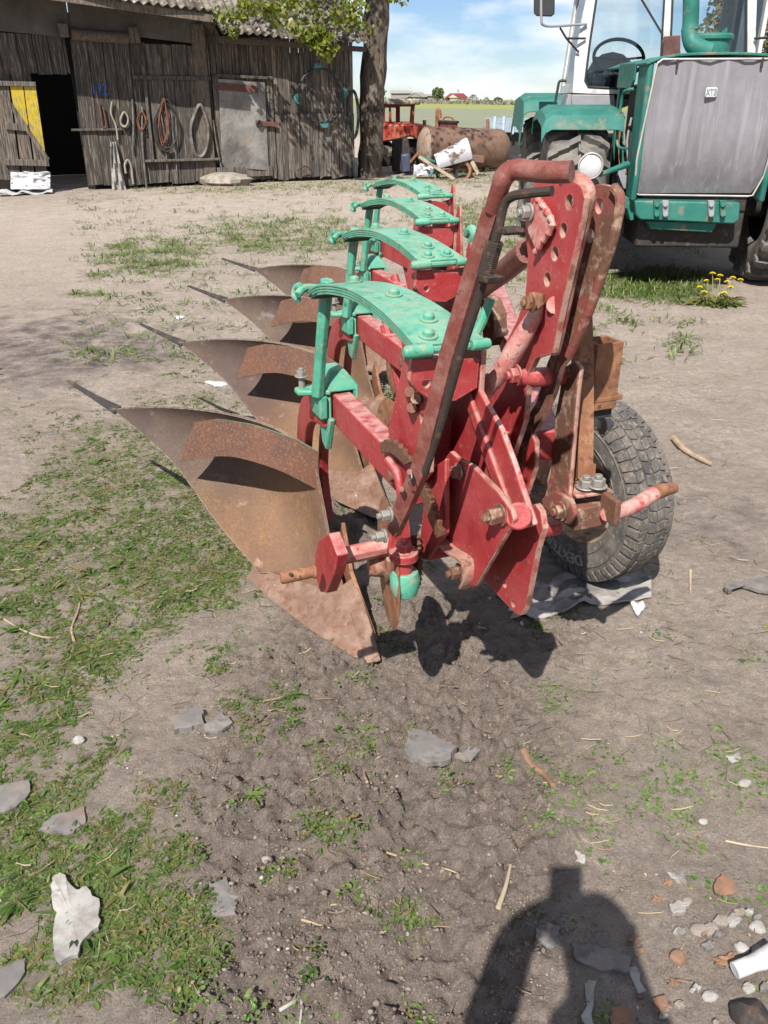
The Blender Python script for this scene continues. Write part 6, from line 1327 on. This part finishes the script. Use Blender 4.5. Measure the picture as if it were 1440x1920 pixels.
# ------------------------------------------------------------------ litter on the ground
M['slab'] = mat('grey_slate', (.165, .155, .148), .85, .25, layers=[((.24, .215, .19), 12, .55, .1, 8), ((.105, .09, .08), 20, .6, .07, 8), ((.20, .155, .125), 7, .58, .06, 9)], bump=[(40, .5, .004)])
M['chalk'] = mat('chalky_white', (.36, .345, .32), .9, .2, layers=[((.13, .125, .12), 6, .58, .07, 9), ((.25, .22, .19), 14, .56, .1, 8), ((.20, .19, .18), 30, .64, .05, 8)], bump=[(90, .5, .003)])
M['stone'] = mat('fieldstone', (.25, .21, .18), .85, .2, layers=[((.24, .20, .17), 30, .55, .1, 8)], bump=[(120, .4, .002)])
M['dryleaf'] = mat('dry_brown_leaf', (.20, .125, .085), .8, .2, layers=[((.27, .14, .08), 40, .55, .1, 7)])
M['stick'] = mat('dry_stick', (.33, .25, .17), .85, layers=[((.20, .14, .09), 40, .55, .1, 8)], bump=[(120, .6, .003)])
def shard(name, pts, th, m_, label, cat, z=-.001, tilt=0, rough_=.09):
    """flat broken piece lying on the ground, outline given in photo pixels"""
    P = [gpt(x, y) for x, y in pts]; c = sum(P, V())/len(P); zc = sum(p.z for p in P)/len(P)
    L_ = []
    for i in range(len(P)):
        a = P[i]; b = P[(i+1) % len(P)]
        for k in range(4):
            p = a.lerp(b, k/4); j = (b-a).length*rough_*(1 if k else .3); L_.append(V((p.x+random.uniform(-j, j), p.y+random.uniform(-j, j), zc+z+tilt*(p.y-c.y)+random.uniform(0, .002))))
    n = len(L_); mb = MB(); top = [p+V((0, 0, th)) for p in L_]; ins = [c.lerp(p, .8)+V((0, 0, th+z+.0015+random.uniform(-.002, .002))) for p in top]
    ins = [V((p.x, p.y, zc+z+th+.002+tilt*(p.y-c.y)+random.uniform(-.0015, .0015))) for p in ins]
    mb.add(L_+top+ins+[V((c.x, c.y, zc+z+th+.003))], [(i, (i+1) % n, n+(i+1) % n, n+i) for i in range(n)]+[(n+i, n+(i+1) % n, 2*n+(i+1) % n, 2*n+i) for i in range(n)]+[(2*n+i, 2*n+(i+1) % n, 3*n) for i in range(n)])
    return tag(mb.build(name, m_, None, 0, loc=V((c.x, c.y, zc)), smooth=25), label, cat)
def rock(name, px, py, rx, m_, label, cat, fl=.6, asp=.8):
    p = gpt(px, py); o = MB(); o.ball(p+PZ*rx*fl*.3, rx, rx*asp, rx*fl, 8, .22)
    return tag(o.build(name, m_, None, rx*.12, loc=p, smooth=28), label, cat)
shard('slate_shard', [(762, 1385), (800, 1378), (830, 1392), (856, 1412), (838, 1440), (800, 1442), (764, 1432)], .018, M['slab'], 'grey slab of slate sunk in the crumbly soil below the plough shadow', 'slate', .004)
shard('slate_shard', [(826, 1420), (858, 1412), (892, 1400), (900, 1412), (884, 1430), (850, 1436)], .008, M['slab'], 'thin brown grey slate flake touching the bigger slab', 'slate', .0, 0)
shard('slate_shard', [(320, 1352), (380, 1338), (384, 1362), (360, 1370), (328, 1378)], .018, M['slab'], 'long grey slate piece left of the crumbly soil', 'slate')
shard('slate_shard', [(382, 1362), (418, 1338), (438, 1360), (408, 1376), (384, 1378)], .010, M['slab'], 'small grey slate piece beside the long one', 'slate')
shard('slate_shard', [(74, 1560), (100, 1536), (160, 1514), (160, 1545), (130, 1570), (90, 1566)], .008, M['slab'], 'broad tan grey slate half covered by weeds', 'slate')
shard('slate_shard', [(-30, 1480), (56, 1468), (52, 1500), (20, 1524), (-30, 1526)], .008, M['slab'], 'dark grey slate among the weeds at the left edge', 'slate')
shard('slate_shard', [(-30, 1830), (50, 1800), (48, 1825), (20, 1865), (-30, 1890)], .008, M['slab'], 'blue grey slate lying in the lower left corner', 'slate')
shard('slate_shard', [(392, 1660), (424, 1652), (430, 1664), (456, 1672), (440, 1690), (444, 1718), (398, 1724)], .006, M['slab'], 'square grey slate flake right of the leafy weeds', 'slate')
shard('chalky_shard', [(100, 1655), (114, 1648), (146, 1680), (164, 1674), (190, 1706), (186, 1752), (160, 1772), (148, 1800), (116, 1812), (104, 1800), (110, 1720), (98, 1690)], .012, M['chalk'], 'big chalky white shard among the green weeds', 'shard', .006)
shard('slate_shard', [(1004, 1740), (1024, 1728), (1050, 1742), (1048, 1776), (1024, 1782), (1004, 1770)], .006, M['slab'], 'rounded slate flake in the shadow of the arm', 'slate')
shard('slate_shard', [(1070, 1776), (1110, 1776), (1150, 1790), (1180, 1800), (1180, 1826), (1130, 1824), (1080, 1806)], .010, M['slab'], 'wide blue grey slate in the shadow of the body', 'slate')
shard('white_strip', [(1176, 1820), (1190, 1814), (1210, 1862), (1196, 1868)], .006, M['chalk'], 'short white strip at the right edge of the shadow', 'strip')
shard('white_strip', [(1096, 1844), (1116, 1842), (1112, 1930), (1096, 1930)], .006, M['chalk'], 'longer white strip inside the shadow by the picture edge', 'strip')
shard('paper_scrap', [(1250, 1636), (1280, 1636), (1288, 1660), (1268, 1655)], .002, M['chalk'], 'small white triangular scrap on bare soil right of the shadow', 'scrap')
shard('paper_scrap', [(1078, 1594), (1096, 1606), (1096, 1622), (1080, 1614)], .003, M['chalk'], 'white scrap just above the shadow of the raised phone', 'scrap')
shard('paper_scrap', [(1360, 1420), (1384, 1413), (1392, 1424), (1372, 1430)], .003, M['chalk'], 'pale grey flake in the small weeds at right', 'scrap')
shard('bark_board', [(1356, 1108), (1380, 1102), (1450, 1088), (1450, 1122), (1420, 1118), (1380, 1102), (1364, 1118)], .014, M['slab'], 'grey weathered board lying at the right edge', 'board', .01)
shard('brown_leaf', [(1336, 1668), (1352, 1646), (1366, 1654), (1382, 1680), (1360, 1686), (1340, 1682)], .003, M['dryleaf'], 'dry brown oak leaf right of the shadow', 'leaf', .01)
shard('brown_leaf', [(1144, 1898), (1170, 1896), (1190, 1908), (1190, 1930), (1144, 1930)], .003, M['dryleaf'], 'brown oak leaf cut by the bottom edge', 'leaf', .01)
shard('brown_leaf', [(1220, 1880), (1244, 1874), (1260, 1900), (1240, 1912)], .003, M['dryleaf'], 'tan leaf at the lower right edge of the shadow', 'leaf', .01)
rock('white_stone', 148, 1390, .019, M['chalk'], 'white lump of stone beside the weeds on the left', 'stone')
rock('white_pebble', 1317, 1541, .013, M['chalk'], 'white pebble on bare soil at right', 'stone')
rock('white_stone', 1396, 1470, .020, M['chalk'], 'white stone in the small weeds at right', 'stone', .5, .7)
rock('pink_pebble', 544, 1666, .011, M['stone'], 'pale pinkish pebble on the crumbly soil', 'stone')
rock('field_stone', 450, 612, .055, M['stone'], 'grey stone lying behind the second mouldboard', 'stone', .5)
rock('field_stone', 376, 597, .035, M['stone'], 'brown round stone left of the stone by the mouldboard', 'stone')
rock('field_stone', 262, 580, .05, M['stone'], 'brown flat stone on the bare yard near the dark stain', 'stone', .4)
rock('field_stone', 1208, 708, .035, M['stone'], 'brown stone on bare soil behind the wheel', 'stone')
rock('brick_bit', 1270, 1800, .022, M['dryleaf'], 'reddish bit of brick right of the shadow', 'brick')
rock('black_stone', 1405, 1910, .045, M['dark'], 'black stone in the lower right corner', 'stone')
for k, (x, y, s_) in enumerate(((1310, 1745, .02), (1390, 1780, .018), (1360, 1730, .014), (1420, 1740, .02), (1290, 1690, .012), (1330, 1870, .018))):
    rock('grey_stone', x, y, s_, M['chalk'] if k % 2 else M['stone'], ('grey rough stone nearest the white pipe', 'chalky stone above the white pipe', 'tan stone left of the chalky stone', 'pale stone at the right edge', 'little stone by the oak leaf', 'flat pale stone beside the black stone')[k], 'stone', .5)
shard('plastic_bit', [(326, 596), (336, 592), (347, 596), (338, 600)], .008, M['white'], 'white bit of plastic left of the brown round stone', 'plastic')
shard('plastic_bit', [(384, 717), (420, 716), (428, 722), (404, 727)], .006, M['white'], 'white plastic strip behind the front mouldboard', 'plastic')
shard('plastic_bit', [(542, 1490), (555, 1482), (562, 1484), (548, 1496)], .004, M['slab'], 'small pale flake on the crumbly soil', 'flake')
shard('bottle_cap', [(1036, 586), (1048, 584), (1052, 590), (1040, 594)], .02, M['yellow'], 'yellowish scrap on the soil behind the headstock', 'scrap')
FR = ('small chalky rubble fragment in the littered lower right corner', 'fragments of rubble in the lower right corner')
for k in range(22):
    x = random.uniform(1240, 1450); y = random.uniform(1690, 1925); r_ = random.uniform(6, 18); a0 = random.uniform(0, 6)
    shard('rubble_fragment', [(x+r_*random.uniform(.6, 1.2)*math.cos(a0+i*1.25), y+r_*random.uniform(.5, .9)*math.sin(a0+i*1.25)) for i in range(5)], random.uniform(.003, .012), (M['slab'], M['chalk'], M['stone'])[k % 3], FR[0], 'rubble', .002, random.uniform(-.12, .12))
    COL.objects[-1]['group'] = FR[1]
for k in range(8):
    x = random.uniform(1180, 1440); y = random.uniform(1600, 1920); r_ = random.uniform(8, 18); a0 = random.uniform(0, 6)
    shard('leaf_scrap', [(x+r_*(1.3 if i % 2 else .6)*math.cos(a0+i*.78), y+r_*(.9 if i % 2 else .45)*math.sin(a0+i*.78)) for i in range(8)], .0015, M['dryleaf'], 'curled scrap of dry brown leaf among the lower right rubble', 'leaf', .006, random.uniform(-.3, .3))
    COL.objects[-1]['group'] = 'scraps of dry leaf in the lower right corner'
def twig(name, pts, r, label, cat, m_=None, n=8):
    P = [gpt(x, y)+PZ*(r*.9) for x, y in pts]; c = curve(P, 14)
    return tag(MB().tube(c, [r*(1-.5*i/len(c)) for i in range(len(c))], n).build(name, m_ or M['stick'], None, 0, loc=P[0]), label, cat)
twig('split_stick', [(1262, 826), (1282, 848), (1312, 866), (1334, 876)], .017, 'thick split stick on the soil right of the wheel', 'stick')
twig('bark_strip', [(980, 1412), (995, 1440), (1018, 1456), (1036, 1478)], .012, 'brown strip of bark at the edge of the crumbly soil', 'bark', M['dryleaf'])
twig('twig', [(140, 1206), (135, 1180), (146, 1150), (150, 1132)], .005, 'curved pale twig among the weeds on the left', 'twig')
twig('twig', [(8, 1162), (40, 1182), (80, 1196), (112, 1196)], .004, 'pale twig lying at the left edge', 'twig')
twig('twig', [(688, 1468), (684, 1445), (712, 1420)], .004, 'thin brown twig left of the slate slab', 'twig')
twig('twig', [(566, 1726), (600, 1736), (626, 1744)], .003, 'fine grey twig on the crumbly soil', 'twig')
twig('wood_chip', [(934, 1705), (948, 1665), (957, 1625)], .006, 'tan splinter of wood left of the phone shadow', 'splinter', M['timber'])
twig('wood_chip', [(1294, 1072), (1294, 1115)], .006, 'upright looking splinter right of the wheel', 'splinter', M['timber'])
twig('root', [(725, 1600), (790, 1620), (840, 1632), (880, 1648)], .0028, 'thin brown root across the crumbly soil', 'root', M['stick'])
twig('dry_stalk', [(1360, 1578), (1400, 1586), (1445, 1592)], .003, 'pale straight stalk at the right edge', 'stalk', M['timber'])
twig('wire_hook', [(524, 1897), (545, 1884), (560, 1876), (566, 1884), (562, 1930)], .004, 'white bent wire hook at the bottom edge', 'wire', M['chalk'])
p0 = gpt(1372, 1838)+PZ*.03; p1 = gpt(1450, 1815)+PZ*.045
tag(MB().tube([p0, p0.lerp(p1, .4), p1], [.016, .016, .024], 16).build('plastic_pipe', M['white'], None, .001, loc=p0), 'white plastic pipe fitting at the lower right edge', 'pipe')
# rag and slab under the wheel
rg = []
for i in range(16):
    v_ = i/15; row = []
    for j in range(22):
        u = j/21; x = 985+u*235-30*v_*(1-u); y = 1085+v_*85*(1-.55*u)+10*math.sin(u*9)*(1-u)
        p = gpt(x, y); p.z += .012+.06*max(0, float(fbm(np.array([u*5.0+v_]), np.array([v_*4.2]), 3)[0]))*(1-.6*u)+.02*max(0, math.sin(u*15+v_*7))*(1-u)*v_; row.append(p)
    rg.append(row)
tag(MB().sheet(rg, .006).build('old_cloth', M['cloth'], None, 0, smooth=45), 'dirty grey cloth crumpled under the wheel', 'cloth')
shard('white_rag', [(1180, 1130), (1196, 1136), (1204, 1132), (1208, 1142), (1196, 1162), (1186, 1148)], .006, M['white'], 'small torn white rag beside the grey cloth', 'rag', .006)
pp = WC-PZ*.345
tag(MB().box(V((pp.x, pp.y, gh1(pp.x, pp.y)+.006)), PB*.19, PA*.16, PZ*.016).build('stone_slab', M['slab'], None, .006, loc=pp), 'grey stone slab under the plough wheel', 'slab')
fl = gpt(725, 745); fw_ = thing('flowering_weed', fl, 'tuft of tiny white flowers behind the second share', 'flower')
a_, b2_, c2_ = blade_mesh(fl.x+rng.normal(0, .09, 70), fl.y+rng.normal(0, .12, 70), np.full(70, fl.z), 6, .07, .010, .9, [(.2, .24, .08), (.26, .27, .12)])
quick_mesh('leaves', a_-np.array(fl), b2_, M['leaf'], {'tone': c2_}).parent = fw_
n = 90; X_ = fl.x+rng.normal(0, .09, n); Y_ = fl.y+rng.normal(0, .12, n); Zz = fl.z+rng.uniform(.04, .09, n); s_ = .006
vv = np.stack([np.stack([X_+dx*s_, Y_+dy*s_, Zz+dz*s_], 1) for dx, dy, dz in ((-1, 0, 0), (0, -1, .3), (1, 0, 0), (0, 1, .3))], 1).reshape(-1, 3)-np.array(fl)
quick_mesh('flowers', vv, np.arange(n*4).reshape(-1, 4), M['chalk']).parent = fw_
# ------------------------------------------------------------------ the photographer behind the lens (only the shadow falls into the picture)
person = thing('person', V((.08, -.22, 0)), 'person in dark jacket holding up a phone to take a picture', 'person')
J = {'pelvis': (.08, -.24, .90), 'waist': (.065, -.21, 1.06), 'chest': (.04, -.21, 1.22), 'neck': (.03, -.18, 1.40), 'head0': (.02, -.155, 1.47), 'head': (.015, -.15, 1.54), 'top': (.015, -.15, 1.58),
     'shL': (-.06, -.25, 1.33), 'elL': (-.155, -.085, 1.14), 'wrL': (-.105, -.03, 1.41), 'haL': (-.065, -.02, 1.46), 'shR': (.13, -.19, 1.35), 'elR': (.165, -.06, 1.14), 'wrR': (.09, -.035, 1.39), 'haR': (.035, -.025, 1.45),
     'hiL': (-.01, -.24, .86), 'knL': (-.02, -.20, .48), 'anL': (-.03, -.28, .09), 'toL': (-.05, -.14, .05), 'hiR': (.17, -.24, .86), 'knR': (.18, -.20, .48), 'anR': (.19, -.28, .09), 'toR': (.21, -.14, .05)}
RAD = {'pelvis': .125, 'waist': .115, 'chest': .125, 'neck': .055, 'head0': .07, 'head': .076, 'top': .06, 'shL': .06, 'elL': .058, 'wrL': .042, 'haL': .042, 'shR': .06, 'elR': .052, 'wrR': .042, 'haR': .042, 'hiL': .095, 'knL': .062, 'anL': .045, 'toL': .042, 'hiR': .095, 'knR': .062, 'anR': .045, 'toR': .042}
ED = [('pelvis', 'waist'), ('waist', 'chest'), ('chest', 'neck'), ('neck', 'head0'), ('head0', 'head'), ('head', 'top'), ('chest', 'shL'), ('shL', 'elL'), ('elL', 'wrL'), ('wrL', 'haL'), ('chest', 'shR'), ('shR', 'elR'), ('elR', 'wrR'), ('wrR', 'haR'), ('pelvis', 'hiL'), ('hiL', 'knL'), ('knL', 'anL'), ('anL', 'toL'), ('pelvis', 'hiR'), ('hiR', 'knR'), ('knR', 'anR'), ('anR', 'toR')]
jv = list(J); fing = []
for sd, h_ in (('L', V(J['haL'])), ('R', V(J['haR']))):
    s = 1 if sd == 'L' else -1
    for k in range(5):
        b0 = h_+V((s*.012, -.004, .022-.016*k)) if k < 4 else h_+V((s*.01, -.028, .02)); J[f'f{sd}{k}a'] = tuple(b0+V((s*.022, .004 if k < 4 else -.006, .006))); J[f'f{sd}{k}b'] = tuple(b0+V((s*.042, -.008 if k < 4 else -.010, .010)))
        RAD[f'f{sd}{k}a'] = .0095; RAD[f'f{sd}{k}b'] = .008; ED += [('ha'+sd, f'f{sd}{k}a'), (f'f{sd}{k}a', f'f{sd}{k}b')]
ks = list(J); me = bpy.data.meshes.new('body'); pbase = V(person.location)
me.from_pydata([V(J[k])-pbase for k in ks], [(ks.index(a), ks.index(b)) for a, b in ED], []); body = bpy.data.objects.new('body', me); COL.objects.link(body); body.parent = person
sk_ = body.modifiers.new('skin', 'SKIN'); sv = me.skin_vertices[0].data
for i, k in enumerate(ks): sv[i].radius = (RAD[k], RAD[k]*(.72 if k in ('chest', 'waist', 'pelvis') else 1)); sv[i].use_root = (k == 'pelvis')
body.modifiers.new('subd', 'SUBSURF').levels = 2; body.modifiers['subd'].render_levels = 2
M['skin'] = mat('skin', (.50, .30, .22), .6); M['jacket'] = mat('dark_jacket', (.03, .035, .05), .9, bump=[(40, .3, .01)]); M['hair'] = mat('brown_hair', (.05, .03, .02), .8); M['jeans'] = mat('blue_jeans', (.05, .07, .13), .9)
dg = bpy.context.evaluated_depsgraph_get(); me2 = bpy.data.meshes.new_from_object(body.evaluated_get(dg)); body.modifiers.clear(); body.data = me2; me2.name = 'body'
for m_ in (M['skin'], M['jacket'], M['jeans']): me2.materials.append(m_)
for p in me2.polygons:
    c = p.center+pbase; p.use_smooth = True
    wr = (c-V(J['haL'])).length < .085 or (c-V(J['haR'])).length < .085
    p.material_index = 0 if (c.z > 1.43 and abs(c.x-.015) < .10 and c.y < -.06) or wr else (2 if c.z < .95 else 1)
hm = MB().ball(V((.015, -.165, 1.545)), .078, .088, .080, 16, .02); hm.build('hair', M['hair'], person, 0)
fc = MB()
MB().tube([V((.015, -.072, 1.545)), V((.015, -.055, 1.52)), V((.015, -.074, 1.514))], [.008, .014, .008], 8).build('nose', M['skin'], person, 0)
for s in (-1, 1):
    MB().ball(V((.015+s*.03, -.078, 1.545)), .011, .008, .009, 10).build('eye', M['dark'], person, 0); MB().ball(V((.015+s*.078, -.15, 1.535)), .012, .02, .03, 10).build('ear', M['skin'], person, 0)
MB().ball(V((.015, -.078, 1.49)), .026, .008, .006, 10).build('mouth', mat('lips', (.35, .13, .11), .5), person, 0)
for s, k in ((-1, 'L'), (1, 'R')): MB().ball(V(J['to'+k])+V((0, -.05, -.012)), .05, .14, .042, 12).build('shoe', M['hose'], person, 0)
fwd = V((0, cP, -sP)); upc = V((0, sP, cP)); ph0 = EYE-fwd*.018+V((-.022, 0, 0))-upc*.062
phone = MB().box(ph0, V((.037, 0, 0)), upc*.078, fwd*.004).build('phone', M['hose'], None, .004, loc=ph0); tag(phone, 'black phone held upright in both hands by the person', 'phone')
MB().box(ph0-fwd*.0048, V((.034, 0, 0)), upc*.074, fwd*.0006).build('screen', mat('phone_glass', (.01, .01, .012), .1), phone, 0)
